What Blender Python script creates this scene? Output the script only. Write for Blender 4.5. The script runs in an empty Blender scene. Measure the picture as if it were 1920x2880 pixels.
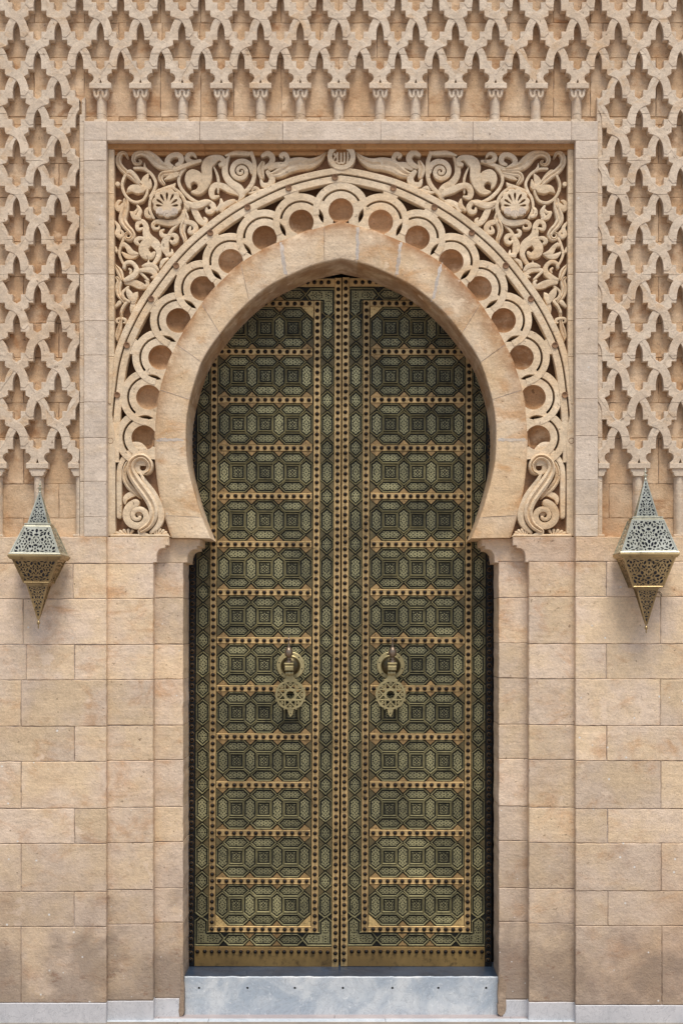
import bpy, bmesh, math, random
from math import sin, cos, pi, sqrt, atan2, radians as R
from mathutils import Vector, Matrix
from mathutils.geometry import tessellate_polygon

random.seed(7)
scene = bpy.context.scene
COL = scene.collection

# ------------------------------------------------------------------ camera, light, exposure
S, DC, XC, YC, HC = 400.0, 9.0, 980.0, 1760.0, 2.79      # photo px per metre on the wall plane, camera distance, axis, height
cam = bpy.data.cameras.new('camera')
cam_o = bpy.data.objects.new('camera', cam)
COL.objects.link(cam_o)
cam_o.location = (0, -DC, HC)
cam_o.rotation_euler = (R(90), 0, 0)
cam.sensor_fit = 'VERTICAL'
cam.sensor_height = 36.0
cam.lens = 36.0 * DC / (2880 / S)
cam.shift_x = (960 - XC) / 2880
cam.shift_y = (YC - 1440) / 2880
cam.clip_end = 2000
scene.camera = cam_o

SUN_EL, SUN_ROT = R(66), R(170)
world = bpy.data.worlds.new('World')
scene.world = world
world.use_nodes = True
wn = world.node_tree
bg = wn.nodes['Background']
sky = wn.nodes.new('ShaderNodeTexSky')
sky.sky_type = 'NISHITA'
sky.sun_disc = False
sky.sun_elevation = SUN_EL
sky.sun_rotation = SUN_ROT
sky.air_density = 1.0
sky.dust_density = 3.0
wn.links.new(sky.outputs[0], bg.inputs[0])
bg.inputs[1].default_value = 0.06
sun = bpy.data.lights.new('sun', 'SUN')
sun.energy = 1.5
sun.angle = R(24)
sun.color = (1.0, 0.95, 0.87)
sun_o = bpy.data.objects.new('sun', sun)
COL.objects.link(sun_o)
sd = Vector((sin(SUN_ROT) * cos(SUN_EL), cos(SUN_ROT) * cos(SUN_EL), sin(SUN_EL)))
sun_o.rotation_euler = (-sd).to_track_quat('-Z', 'Y').to_euler()
sun_o.location = sd * 20

scene.view_settings.view_transform = 'Standard'
scene.view_settings.look = 'None'
scene.view_settings.gamma = 1.0
scene.view_settings.use_curve_mapping = False
scene.view_settings.exposure = 1.06

# ------------------------------------------------------------------ materials
def nd(nt, kind, **kw):
    n = nt.nodes.new(kind)
    for k, v in kw.items():
        if k in n.inputs.keys():
            n.inputs[k].default_value = v
        else:
            setattr(n, k, v)
    return n

def math_n(nt, op, a, b=None, clamp=False):
    n = nt.nodes.new('ShaderNodeMath'); n.operation = op; n.use_clamp = clamp
    for i, x in enumerate((a, b)):
        if x is None: continue
        if isinstance(x, (int, float)): n.inputs[i].default_value = x
        else: nt.links.new(x, n.inputs[i])
    return n.outputs[0]

def mix_n(nt, fac, a, b, mode='MIX'):
    n = nt.nodes.new('ShaderNodeMix'); n.data_type = 'RGBA'; n.blend_type = mode
    for i, x in ((0, fac), (6, a), (7, b)):
        if isinstance(x, (int, float)): n.inputs[i].default_value = x
        elif isinstance(x, tuple): n.inputs[i].default_value = (*x, 1)
        else: nt.links.new(x, n.inputs[i])
    return n.outputs[2]

def noise_n(nt, vec, scale, detail=5, rough=0.55, dist=0.0):
    n = nt.nodes.new('ShaderNodeTexNoise')
    n.inputs['Scale'].default_value = scale; n.inputs['Detail'].default_value = detail
    n.inputs['Roughness'].default_value = rough; n.inputs['Distortion'].default_value = dist
    nt.links.new(vec, n.inputs['Vector'])
    return n.outputs[0]

def ramp_n(nt, x, lo, hi):
    n = nt.nodes.new('ShaderNodeMapRange'); n.clamp = True; n.interpolation_type = 'SMOOTHSTEP'
    nt.links.new(x, n.inputs[0]); n.inputs[1].default_value = lo; n.inputs[2].default_value = hi
    return n.outputs[0]

def srgb(r, g, b):
    f = lambda c: (c / 255 / 12.92) if c <= 10 else ((c / 255 + 0.055) / 1.055) ** 2.4
    return (f(r), f(g), f(b))

def base_mat(name):
    m = bpy.data.materials.new(name); m.use_nodes = True
    nt = m.node_tree
    b = nt.nodes['Principled BSDF']
    geo = nt.nodes.new('ShaderNodeNewGeometry')
    return m, nt, b, geo.outputs['Position']

def scaled(nt, vec, s):
    n = nt.nodes.new('ShaderNodeMapping'); n.inputs['Scale'].default_value = s
    nt.links.new(vec, n.inputs[0]); return n.outputs[0]

def stone(name, ca, cb, cs, stain=0.5, specks=0.0, grime=False, joints=(), grain=0.7, edge=(0.45, 0.28, 0.15), tint=0.10):
    """sandstone: two body colours, a stain colour, fine grain, sediment layering, optional paint specks and splash-zone grime"""
    m, nt, b, pos = base_mat(name)
    oi = nt.nodes.new('ShaderNodeObjectInfo')
    off = nt.nodes.new('ShaderNodeVectorMath'); off.operation = 'MULTIPLY_ADD'
    nt.links.new(oi.outputs['Random'], off.inputs[0]); off.inputs[1].default_value = (9, 3, 7); nt.links.new(pos, off.inputs[2])
    op = off.outputs[0]
    n1 = noise_n(nt, op, 2.6, 5, 0.6)
    col = mix_n(nt, ramp_n(nt, n1, 0.36, 0.64), ca, cb)
    n2 = noise_n(nt, scaled(nt, op, (1.0, 1.0, 1.5)), 3.4, 7, 0.66, 0.6)
    col = mix_n(nt, math_n(nt, 'MULTIPLY', ramp_n(nt, n2, 0.5, 0.72), stain), col, cs)
    n0 = noise_n(nt, pos, 0.75, 4, 0.6)
    col = mix_n(nt, math_n(nt, 'MULTIPLY', ramp_n(nt, n0, 0.50, 0.68), stain * 0.55), col, cs)
    lay = noise_n(nt, scaled(nt, op, (0.8, 0.8, 16)), 3.2, 5, 0.6)
    val = math_n(nt, 'MULTIPLY_ADD', lay, 0.36); val.node.inputs[2].default_value = 0.82
    fine = noise_n(nt, pos, 150, 3, 0.8)
    val2 = math_n(nt, 'MULTIPLY_ADD', fine, 0.9 * grain); val2.node.inputs[2].default_value = 1 - 0.45 * grain
    med = noise_n(nt, op, 17, 5, 0.7)
    val3 = math_n(nt, 'MULTIPLY_ADD', med, 0.6); val3.node.inputs[2].default_value = 0.70
    rv = math_n(nt, 'MULTIPLY_ADD', oi.outputs['Random'], 2 * tint); rv.node.inputs[2].default_value = 1 - tint
    grit = noise_n(nt, pos, 58, 4, 0.7)
    val4 = math_n(nt, 'MULTIPLY_ADD', grit, 0.5); val4.node.inputs[2].default_value = 0.75
    v = math_n(nt, 'MULTIPLY', math_n(nt, 'MULTIPLY', math_n(nt, 'MULTIPLY', val, val2), val4), math_n(nt, 'MULTIPLY', val3, rv))
    comb = nt.nodes.new('ShaderNodeCombineColor')
    for i in range(3): nt.links.new(v, comb.inputs[i])
    col = mix_n(nt, 1.0, col, comb.outputs[0], 'MULTIPLY')
    # weathering painted on the mesh (brown crust along exposed edges)
    at = nt.nodes.new('ShaderNodeAttribute'); at.attribute_name = 'crust'
    en = noise_n(nt, pos, 7, 6, 0.65)
    col = mix_n(nt, math_n(nt, 'MULTIPLY', at.outputs['Fac'], ramp_n(nt, en, 0.25, 0.6)), col, edge)
    rp = noise_n(nt, op, 5.5, 4, 0.55)
    col = mix_n(nt, math_n(nt, 'MULTIPLY', ramp_n(nt, rp, 0.64, 0.70), 0.6), col, tuple(min(1.0, c * 1.22) for c in ca))
    # dark pits
    pit = noise_n(nt, pos, 30, 3, 0.6)
    col = mix_n(nt, math_n(nt, 'MULTIPLY', ramp_n(nt, pit, 0.655, 0.73), 0.6), col, srgb(95, 70, 50))
    if grime:
        sep = nt.nodes.new('ShaderNodeSeparateXYZ'); nt.links.new(pos, sep.inputs[0])
        gn = noise_n(nt, pos, 3.0, 6, 0.65)
        low = math_n(nt, 'MULTIPLY_ADD', gn, -2.4); nt.links.new(math_n(nt, 'MULTIPLY', sep.outputs[2], 1.0), low.node.inputs[2])
        gm = ramp_n(nt, low, 0.7, -1.2)
        col = mix_n(nt, math_n(nt, 'MULTIPLY', gm, 0.5), col, srgb(152, 134, 122))
        g2 = ramp_n(nt, low, -0.5, -1.1)
        col = mix_n(nt, math_n(nt, 'MULTIPLY', g2, 0.5), col, srgb(128, 114, 102))
        b2 = noise_n(nt, scaled(nt, pos, (1.2, 1, 2.2)), 5.0, 6, 0.7)
        bm2 = math_n(nt, 'MULTIPLY', ramp_n(nt, b2, 0.58, 0.68), ramp_n(nt, low, -0.1, -0.8))
        col = mix_n(nt, math_n(nt, 'MULTIPLY', bm2, 0.5), col, srgb(126, 88, 64))
    if joints:
        sep = nt.nodes.new('ShaderNodeSeparateXYZ'); nt.links.new(pos, sep.inputs[0])
        wob = noise_n(nt, pos, 12, 3)
        zz = math_n(nt, 'MULTIPLY_ADD', wob, 0.008); nt.links.new(sep.outputs[2], zz.node.inputs[2])
        acc = None
        for z in joints:
            dd = math_n(nt, 'ABSOLUTE', math_n(nt, 'SUBTRACT', zz, z + 0.004))
            r = ramp_n(nt, dd, 0.0035, 0.0012)
            acc = r if acc is None else math_n(nt, 'MAXIMUM', acc, r)
        br = ramp_n(nt, noise_n(nt, pos, 4.5, 3), 0.4, 0.6)
        col = mix_n(nt, math_n(nt, 'MULTIPLY', math_n(nt, 'MULTIPLY', acc, br), 0.75), col, srgb(90, 70, 55))
    if specks:
        vo = nt.nodes.new('ShaderNodeTexVoronoi'); vo.inputs['Scale'].default_value = 13
        nt.links.new(pos, vo.inputs['Vector'])
        sp = nt.nodes.new('ShaderNodeSeparateColor'); nt.links.new(vo.outputs['Color'], sp.inputs[0])
        rad = math_n(nt, 'MULTIPLY', math_n(nt, 'POWER', sp.outputs[1], 2.6), 0.10)
        inside = math_n(nt, 'LESS_THAN', vo.outputs['Distance'], rad)
        mask = ramp_n(nt, noise_n(nt, pos, 1.6, 2), 0.38, 0.5)
        col = mix_n(nt, math_n(nt, 'MULTIPLY', math_n(nt, 'MULTIPLY', inside, mask), specks), col, srgb(225, 222, 215))
    nt.links.new(col, b.inputs['Base Color'])
    b.inputs['Roughness'].default_value = 0.92
    b.inputs['Specular IOR Level'].default_value = 0.2
    bp = nt.nodes.new('ShaderNodeBump'); bp.inputs['Strength'].default_value = 0.7; bp.inputs['Distance'].default_value = 0.006
    hh = math_n(nt, 'ADD', math_n(nt, 'MULTIPLY', grit, 0.9), math_n(nt, 'MULTIPLY', med, 1.6))
    nt.links.new(hh, bp.inputs['Height']); nt.links.new(bp.outputs[0], b.inputs['Normal'])
    return m

def zof(v, d=0.0): return HC + (YC - v) / S * (DC + d) / DC

JOINTS = [zof(v) for v in (52, 150, 317, 450, 546, 672, 771, 902, 1000, 1131, 1228)]
M = {}
M['wall'] = stone('sandstone_wall', srgb(216, 195, 172), srgb(219, 194, 160), srgb(192, 148, 106), 0.65, specks=0.9, grime=True, tint=0.13)
M['frame'] = stone('pale_frame_stone', srgb(212, 196, 177), srgb(205, 188, 168), srgb(208, 182, 146), 0.4, specks=0.5, tint=0.06)
M['relief'] = stone('weathered_relief_stone', srgb(214, 197, 174), srgb(205, 186, 162), srgb(200, 166, 126), 0.7, joints=JOINTS, tint=0.03)
M['recess'] = stone('ochre_recess_stone', srgb(212, 186, 154), srgb(196, 164, 128), srgb(160, 112, 70), 0.85, tint=0.04)
M['spandrel'] = stone('warm_carved_stone', srgb(224, 204, 174), srgb(216, 193, 160), srgb(212, 176, 132), 0.6, tint=0.06)
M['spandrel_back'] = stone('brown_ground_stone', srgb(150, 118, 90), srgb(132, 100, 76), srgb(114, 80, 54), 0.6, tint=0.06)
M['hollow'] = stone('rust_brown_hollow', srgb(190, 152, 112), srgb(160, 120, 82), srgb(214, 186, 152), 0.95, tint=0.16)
M['arch'] = stone('golden_arch_stone', srgb(222, 200, 170), srgb(216, 188, 150), srgb(194, 146, 96), 0.7, specks=0.4, tint=0.04, edge=srgb(140, 92, 50))
M['moulding'] = stone('ochre_moulding_stone', srgb(190, 146, 98), srgb(182, 138, 94), srgb(160, 108, 62), 0.5, tint=0.05)
M['mortar'] = stone('grey_mortar', srgb(176, 160, 146), srgb(140, 120, 104), srgb(92, 74, 60), 0.9, tint=0.02)
M['repair'] = stone('pale_grey_repair_mortar', srgb(200, 190, 178), srgb(184, 172, 160), srgb(206, 182, 150), 0.5, tint=0.02)
M['plaster'] = stone('crumbled_plaster', srgb(166, 146, 126), srgb(146, 126, 106), srgb(124, 100, 80), 0.6, tint=0.02)

def marble(name, ca, cb, vein, rough=0.5, chip=False):
    m, nt, b, pos = base_mat(name)
    n1 = noise_n(nt, pos, 3.0, 7, 0.65, 0.8)
    col = mix_n(nt, ramp_n(nt, n1, 0.35, 0.65), ca, cb)
    n2 = noise_n(nt, scaled(nt, pos, (1.0, 1.0, 0.8)), 22, 6, 0.7, 2.2)
    col = mix_n(nt, math_n(nt, 'MULTIPLY', ramp_n(nt, n2, 0.55, 0.72), 0.7), col, vein)
    n3 = noise_n(nt, pos, 6, 8, 0.7, 2.5)
    thin = math_n(nt, 'ABSOLUTE', math_n(nt, 'SUBTRACT', n3, 0.5))
    col = mix_n(nt, math_n(nt, 'MULTIPLY', ramp_n(nt, thin, 0.012, 0.002), 0.5), col, srgb(110, 112, 118))
    fine = noise_n(nt, pos, 120, 3, 0.7)
    col = mix_n(nt, math_n(nt, 'MULTIPLY', ramp_n(nt, fine, 0.6, 0.75), 0.35), col, srgb(90, 95, 105))
    nt.links.new(col, b.inputs['Base Color'])
    b.inputs['Roughness'].default_value = rough
    bp = nt.nodes.new('ShaderNodeBump'); bp.inputs['Strength'].default_value = 0.35; bp.inputs['Distance'].default_value = 0.004
    nt.links.new(n2, bp.inputs['Height']); nt.links.new(bp.outputs[0], b.inputs['Normal'])
    return m

M['marble'] = marble('chipped_white_marble', srgb(208, 212, 213), srgb(166, 177, 187), srgb(236, 238, 238), 0.55)
M['plinth'] = marble('grey_plinth_marble', srgb(206, 205, 206), srgb(192, 192, 194), srgb(214, 214, 214), 0.6)
M['threshold'] = marble('dark_blue_marble', srgb(56, 72, 92), srgb(40, 54, 72), srgb(84, 100, 118), 0.3)
M['paving'] = marble('pinkish_paving', srgb(176, 166, 164), srgb(160, 150, 150), srgb(186, 178, 176), 0.5)
M['paving_dull'] = marble('dull_paving', srgb(150, 138, 126), srgb(132, 122, 112), srgb(160, 150, 138), 0.6)
M['paving_pale'] = marble('pale_paving', srgb(205, 212, 218), srgb(190, 200, 208), srgb(222, 226, 230), 0.4)

def metal(name, ca, cb, cdark, rough=0.42, metallic=0.85, patina=0.5, scale=8.0, vary=0.3):
    m, nt, b, pos = base_mat(name)
    oi = nt.nodes.new('ShaderNodeObjectInfo')
    n1 = noise_n(nt, pos, scale * 0.35, 6, 0.65)
    col = mix_n(nt, ramp_n(nt, n1, 0.35, 0.65), ca, cb)
    n2 = noise_n(nt, pos, scale * 3, 6, 0.7)
    dk = math_n(nt, 'MULTIPLY', ramp_n(nt, n2, 0.5, 0.72), patina)
    col = mix_n(nt, dk, col, cdark)
    rv = math_n(nt, 'MULTIPLY_ADD', oi.outputs['Random'], vary); rv.node.inputs[2].default_value = 1.0 - vary / 2
    comb = nt.nodes.new('ShaderNodeCombineColor')
    for i in range(3): nt.links.new(rv, comb.inputs[i])
    col = mix_n(nt, 1.0, col, comb.outputs[0], 'MULTIPLY')
    nt.links.new(col, b.inputs['Base Color'])
    b.inputs['Metallic'].default_value = metallic
    rr = math_n(nt, 'MULTIPLY_ADD', n2, 0.35); rr.node.inputs[2].default_value = rough - 0.15
    nt.links.new(rr, b.inputs['Roughness'])
    bp = nt.nodes.new('ShaderNodeBump'); bp.inputs['Strength'].default_value = 0.25; bp.inputs['Distance'].default_value = 0.002
    nt.links.new(n2, bp.inputs['Height']); nt.links.new(bp.outputs[0], b.inputs['Normal'])
    return m

M['gold'] = metal('rubbed_brass_band', srgb(212, 182, 128), srgb(174, 148, 102), srgb(80, 66, 46), 0.48, 0.5, 0.7)
M['kick'] = metal('scuffed_kick_plate', srgb(158, 130, 80), srgb(128, 104, 64), srgb(58, 46, 32), 0.5, 0.5, 0.9, scale=5)
M['filigree'] = metal('aged_brass_filigree', srgb(162, 156, 116), srgb(128, 124, 94), srgb(54, 54, 44), 0.45, 0.45, 0.7, vary=0.5)
M['dark'] = metal('dark_green_patina', srgb(42, 42, 34), srgb(30, 32, 28), srgb(13, 14, 13), 0.6, 0.2, 0.6)
M['rib'] = metal('brass_rib', srgb(182, 174, 132), srgb(148, 142, 108), srgb(78, 75, 60), 0.5, 0.3, 0.7)
M['gold_dull'] = metal('dull_brass', srgb(170, 140, 94), srgb(140, 114, 76), srgb(56, 46, 32), 0.5, 0.5, 1.0, scale=20)
M['corner'] = metal('bright_pierced_corner', srgb(214, 186, 128), srgb(186, 158, 106), srgb(70, 58, 38), 0.45, 0.5, 1.0, scale=24)
M['pierced'] = metal('pierced_dark_brass', srgb(104, 92, 62), srgb(84, 76, 52), srgb(26, 25, 20), 0.5, 0.4, 1.0, scale=22)
M['finial'] = metal('brown_bronze', srgb(150, 132, 112), srgb(122, 106, 90), srgb(60, 52, 44), 0.3, 0.8, 0.4)
M['dome'] = metal('dark_knocker_dome', srgb(92, 82, 58), srgb(66, 60, 46), srgb(30, 28, 24), 0.3, 0.8, 0.5)
M['iron'] = metal('black_iron', srgb(24, 22, 22), srgb(18, 16, 16), srgb(8, 8, 8), 0.42, 0.5, 0.3)
M['bronze_and_shade'] = metal('dark_bronze_and_stile_shade', srgb(30, 30, 32), srgb(20, 22, 26), srgb(10, 10, 12), 0.5, 0.4, 0.5)  # bracket metal; on the outer door stiles its darkness stands for shade
M['knocker'] = metal('knocker_brass', srgb(186, 172, 126), srgb(156, 144, 104), srgb(80, 74, 56), 0.42, 0.6, 0.5)
M['lantern'] = metal('lantern_sky_tinted_metal', srgb(214, 212, 192), srgb(182, 180, 160), srgb(84, 87, 82), 0.32, 0.78, 0.65)  # upper tiers: sky reflection put into the metal colour
M['lantern_ground_tint'] = metal('lantern_ground_tinted_metal', srgb(186, 162, 116), srgb(152, 130, 92), srgb(70, 58, 44), 0.36, 0.75, 0.7)  # lower tiers: warm ground reflection put into the metal colour
M['shadow_lining'] = metal('lantern_inner_shadow', srgb(16, 18, 24), srgb(12, 14, 20), srgb(6, 7, 9), 0.25, 0.0, 0.3)  # near-black tone for the shadow inside the hollow lanterns
M['black'] = metal('black_hole', srgb(8, 8, 8), srgb(6, 6, 6), srgb(4, 4, 4), 0.9, 0.0, 0.2)

# ------------------------------------------------------------------ helpers
def W(u, v, d=0.0):
    k = (DC + d) / DC / S
    return ((u - XC) * k, HC + (YC - v) * k)

def empty(name, loc, label, cat, group=None):
    o = bpy.data.objects.new(name, None); COL.objects.link(o)
    o.empty_display_size = 0.1
    o.location = loc
    o['label'] = label; o['category'] = cat
    if group: o['group'] = group
    return o

def attach(o, parent):
    o.parent = parent
    o.matrix_parent_inverse = world_of(parent).inverted()

def world_of(o):
    m = Matrix.LocRotScale(o.location, o.rotation_euler, o.scale)
    if o.parent is not None:
        return world_of(o.parent) @ o.matrix_parent_inverse @ m
    return m

def obj(name, bm, mats, parent=None, smooth=False, recenter=True):
    me = bpy.data.meshes.new(name)
    if not isinstance(mats, (list, tuple)): mats = [mats]
    for m in mats: me.materials.append(m)
    c = Vector((0, 0, 0))
    if recenter and bm.verts:
        lo = Vector([min(v.co[i] for v in bm.verts) for i in range(3)])
        hi = Vector([max(v.co[i] for v in bm.verts) for i in range(3)])
        c = (lo + hi) / 2
        for v in bm.verts: v.co -= c
    if smooth:
        bm.normal_update()
        for e in bm.edges:
            if len(e.link_faces) == 2 and e.calc_face_angle(0) > 0.5: e.smooth = False
    bm.to_mesh(me); bm.free()
    if smooth:
        for p in me.polygons: p.use_smooth = True
    o = bpy.data.objects.new(name, me); COL.objects.link(o)
    o.location = c
    if parent is not None: attach(o, parent)
    return o

def inst(name, me, loc, parent):
    o = bpy.data.objects.new(name, me); COL.objects.link(o)
    o.location = loc
    attach(o, parent)
    return o

def struct(o, label=None):
    o['kind'] = 'structure'
    return o

def area(p):
    return 0.5 * sum(p[i][0] * p[(i + 1) % len(p)][1] - p[(i + 1) % len(p)][0] * p[i][1] for i in range(len(p)))

def offset_poly(p, offs):
    n = len(p); out = []
    for i in range(n):
        a, b_, c = p[i - 1], p[i], p[(i + 1) % n]
        d1 = (b_[0] - a[0], b_[1] - a[1]); d2 = (c[0] - b_[0], c[1] - b_[1])
        l1 = sqrt(d1[0]**2 + d1[1]**2) or 1e-9; l2 = sqrt(d2[0]**2 + d2[1]**2) or 1e-9
        n1 = (-d1[1] / l1, d1[0] / l1); n2 = (-d2[1] / l2, d2[0] / l2)
        o1, o2 = offs[i - 1], offs[i]
        cr = n1[0] * n2[1] - n1[1] * n2[0]
        if abs(cr) < 0.15:
            o = (o1 + o2) / 2
            nx, ny = n1[0] + n2[0], n1[1] + n2[1]; l = sqrt(nx * nx + ny * ny) or 1
            out.append((b_[0] + nx / l * o, b_[1] + ny / l * o))
        else:
            dx = (o1 * n2[1] - o2 * n1[1]) / cr; dy = (n1[0] * o2 - n2[0] * o1) / cr
            m = max(o1, o2) * 2.5; l = sqrt(dx * dx + dy * dy)
            if l > m and l > 0: dx, dy = dx / l * m, dy / l * m
            out.append((b_[0] + dx, b_[1] + dy))
    return out

def plate(bm, poly, y0, y1, ds=0.0, holes=(), bev=0.0, flags=None, mat=0, raw=False, hole_walls=True):
    """a flat slab whose outline is POLY (photo px on the plane at depth DS), front at y0, walls back to y1, chamfered front edge"""
    pts = [tuple(p) for p in poly] if raw else [W(u, v, ds) for u, v in poly]
    n = len(pts)
    fl = list(flags) if flags else [True] * n
    if area(pts) < 0:
        pts = pts[::-1]
        fl = [fl[(n - 2 - i) % n] for i in range(n)]
    inner = offset_poly(pts, [bev if f else 0.0 for f in fl]) if bev else pts
    hs = []
    for h in holes:
        hp = [tuple(p) for p in h] if raw else [W(u, v, ds) for u, v in h]
        if area(hp) > 0: hp = hp[::-1]
        hs.append(hp)
    loops = [[Vector((x, z, 0)) for x, z in inner]] + [[Vector((x, z, 0)) for x, z in h] for h in hs]
    tri = tessellate_polygon(loops)
    flat = [bm.verts.new((x, y0, z)) for x, z in inner]
    hv = []
    for h in hs:
        r = [bm.verts.new((x, y0, z)) for x, z in h]
        hv.append(r); flat += r
    def face(vs):
        try:
            f = bm.faces.new(vs); f.material_index = mat
        except ValueError: pass
    for t in tri:
        a, b_, c = (flat[i] for i in t)
        e1 = b_.co - a.co; e2 = c.co - a.co
        if e1.cross(e2).y > 0: face((a, c, b_))
        else: face((a, b_, c))
    if bev:
        ring = [bm.verts.new((x, y0 + bev, z)) for x, z in pts]
        for i in range(n):
            if fl[i]:
                j = (i + 1) % n
                face((flat[i], ring[i], ring[j], flat[j]))
    else:
        ring = flat[:n]
    back = {}
    def bk(i):
        if i not in back: back[i] = bm.verts.new((pts[i][0], y1, pts[i][1]))
        return back[i]
    for i in range(n):
        if fl[i]:
            j = (i + 1) % n
            face((ring[i], bk(i), bk(j), ring[j]))
    if hole_walls:
        for r in hv:
            bb = [bm.verts.new((v.co.x, y1, v.co.z)) for v in r]
            for i in range(len(r)):
                j = (i + 1) % len(r)
                face((r[i], bb[i], bb[j], r[j]))

def catmull(pts, per=6, closed=False):
    out = []; n = len(pts); dim = len(pts[0])
    rng = range(n if closed else n - 1)
    g = (lambda i: pts[i % n]) if closed else (lambda i: pts[max(0, min(n - 1, i))])
    for i in rng:
        p0, p1, p2, p3 = g(i - 1), g(i), g(i + 1), g(i + 2)
        for k in range(per):
            t = k / per
            out.append(tuple(0.5 * (2 * p1[c] + (p2[c] - p0[c]) * t + (2 * p0[c] - 5 * p1[c] + 4 * p2[c] - p3[c]) * t * t
                             + (3 * p1[c] - p0[c] - 3 * p2[c] + p3[c]) * t**3) for c in range(dim)))
    if not closed: out.append(tuple(pts[-1]))
    return out

PROF = [(-1, 0), (-0.99, 0.86), (-0.92, 0.99), (-0.45, 1.02), (0, 1.03), (0.45, 1.02), (0.92, 0.99), (0.99, 0.86), (1, 0)]
VEIN = [(-1, 0), (-0.98, 0.8), (-0.88, 0.97), (-0.45, 1.08), (0, 0.84), (0.45, 1.08), (0.88, 0.97), (0.98, 0.8), (1, 0)]

def ribbon(bm, pts, ybase, h, ds=0.0, prof=PROF, per=5, cap=True):
    """a carved tendril: centre line with a width at each point (u, v, w in photo px), raised H metres from ybase"""
    P = catmull(pts, per)
    if cap:
        def ext(P):
            a, b_ = P[0], P[1]
            dx, dy = a[0] - b_[0], a[1] - b_[1]; l = sqrt(dx * dx + dy * dy) or 1
            w = a[2]
            return [(a[0] + dx / l * w * f, a[1] + dy / l * w * f, w * g) for f, g in ((0.48, 0.12), (0.40, 0.55), (0.24, 0.86))]
        P = ext(P) + P
        P = (ext(P[::-1]) + P[::-1])[::-1]
    rows = []
    n = len(P)
    for i, (u, v, w) in enumerate(P):
        a, b_ = P[max(0, i - 1)], P[min(n - 1, i + 1)]
        tx, ty = b_[0] - a[0], b_[1] - a[1]; l = sqrt(tx * tx + ty * ty) or 1
        nx, ny = -ty / l, tx / l
        row = []
        hh = h * (0.85 + 0.15 * min(1, w / 10))
        for s, t in prof:
            x, z = W(u + nx * s * w / 2, v + ny * s * w / 2, ds)
            row.append(bm.verts.new((x, ybase - hh * t, z)))
        rows.append(row)
    for i in range(n - 1):
        for k in range(len(prof) - 1):
            bm.faces.new((rows[i][k], rows[i + 1][k], rows[i + 1][k + 1], rows[i][k + 1]))
    bm.faces.new(rows[0]); bm.faces.new(rows[-1][::-1])

def box(bm, x0, x1, y0, y1, z0, z1, mat=0, bev=0.0):
    """box with chamfered front (toward -y) edges"""
    plate(bm, [(x0, z0), (x1, z0), (x1, z1), (x0, z1)], y0, y1, bev=bev, raw=True, mat=mat)
    vs = [bm.verts.new(c) for c in ((x0, y1, z0), (x0, y1, z1), (x1, y1, z1), (x1, y1, z0))]
    f = bm.faces.new(vs); f.material_index = mat

def rough_outline(poly, seg=15.0, amp=0.7, rnd=random):
    """a hand-cut edge: subdivide an outline (px) and let it wander a little"""
    out = []
    n = len(poly)
    for i in range(n):
        a, b_ = poly[i], poly[(i + 1) % n]
        l = sqrt((b_[0] - a[0])**2 + (b_[1] - a[1])**2)
        k = max(1, int(l / seg))
        for j in range(k):
            t = j / k
            ox, oy = (rnd.uniform(-amp, amp), rnd.uniform(-amp, amp))
            if j == 0: ox, oy = rnd.uniform(0, amp) * (1 if b_[0] >= a[0] else -1) * 0.5, oy * 0.5
            out.append((a[0] + (b_[0] - a[0]) * t + ox, a[1] + (b_[1] - a[1]) * t + oy))
    return out

def block(parent, u0, u1, v0, v1, y0, y1, mat, ds=None, gap=0.75, bev=0.004, name='stone_block', amp=0.9):
    ds = y0 if ds is None else ds
    y0 = y0 if amp < 0.5 else y0 + random.uniform(-0.002, 0.002)
    bm = bmesh.new()
    y0 += 0.2 * random.uniform(-0.0025, 0.0025)
    plate(bm, rough_outline([(u0 + gap, v0 + gap), (u1 - gap, v0 + gap), (u1 - gap, v1 - gap), (u0 + gap, v1 - gap)], amp=amp),
          y0, y1, ds, bev=bev)
    return obj(name, bm, mat, parent)

def lathe(bm, prof, cx, cy, z_of=lambda t: t, seg=16, mat=0, rz=0.0):
    """revolve (radius, z) about a vertical axis"""
    rows = []
    for r, z in prof:
        rows.append([bm.verts.new((cx + r * cos(2 * pi * k / seg + rz), cy + r * sin(2 * pi * k / seg + rz), z)) for k in range(seg)])
    for i in range(len(rows) - 1):
        for k in range(seg):
            f = bm.faces.new((rows[i][k], rows[i][(k + 1) % seg], rows[i + 1][(k + 1) % seg], rows[i + 1][k])); f.material_index = mat
    for r in (rows[0], rows[-1][::-1]):
        try: bm.faces.new(r)
        except ValueError: pass

def disc_y(bm, prof, cx, cz, seg=24, mat=0, cap=True):
    """revolve (radius, y) about an axis along y"""
    rows = [[bm.verts.new((cx + r * cos(2 * pi * k / seg), y, cz + r * sin(2 * pi * k / seg))) for k in range(seg)] for r, y in prof]
    for i in range(len(rows) - 1):
        for k in range(seg):
            f = bm.faces.new((rows[i][k], rows[i][(k + 1) % seg], rows[i + 1][(k + 1) % seg], rows[i + 1][k])); f.material_index = mat
    if cap:
        f = bm.faces.new(rows[-1]); f.material_index = mat

MU = lambda u: 1917.0 - u                                   # mirror about the doorway's axis
DOOR = 0.47                                                 # depth of the door plane behind the wall face
JAMB, PIL = 0.14, 0.055

# ------------------------------------------------------------------ ground
bm = bmesh.new()
for z, y0, y1 in ((-0.03, -220, 1.2),):
    vs = [bm.verts.new(c) for c in ((-220, y0, z), (220, y0, z), (220, y1, z), (-220, y1, z))]
    bm.faces.new(vs)
ground = struct(obj('ground', bm, M['paving'], recenter=False))
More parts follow.
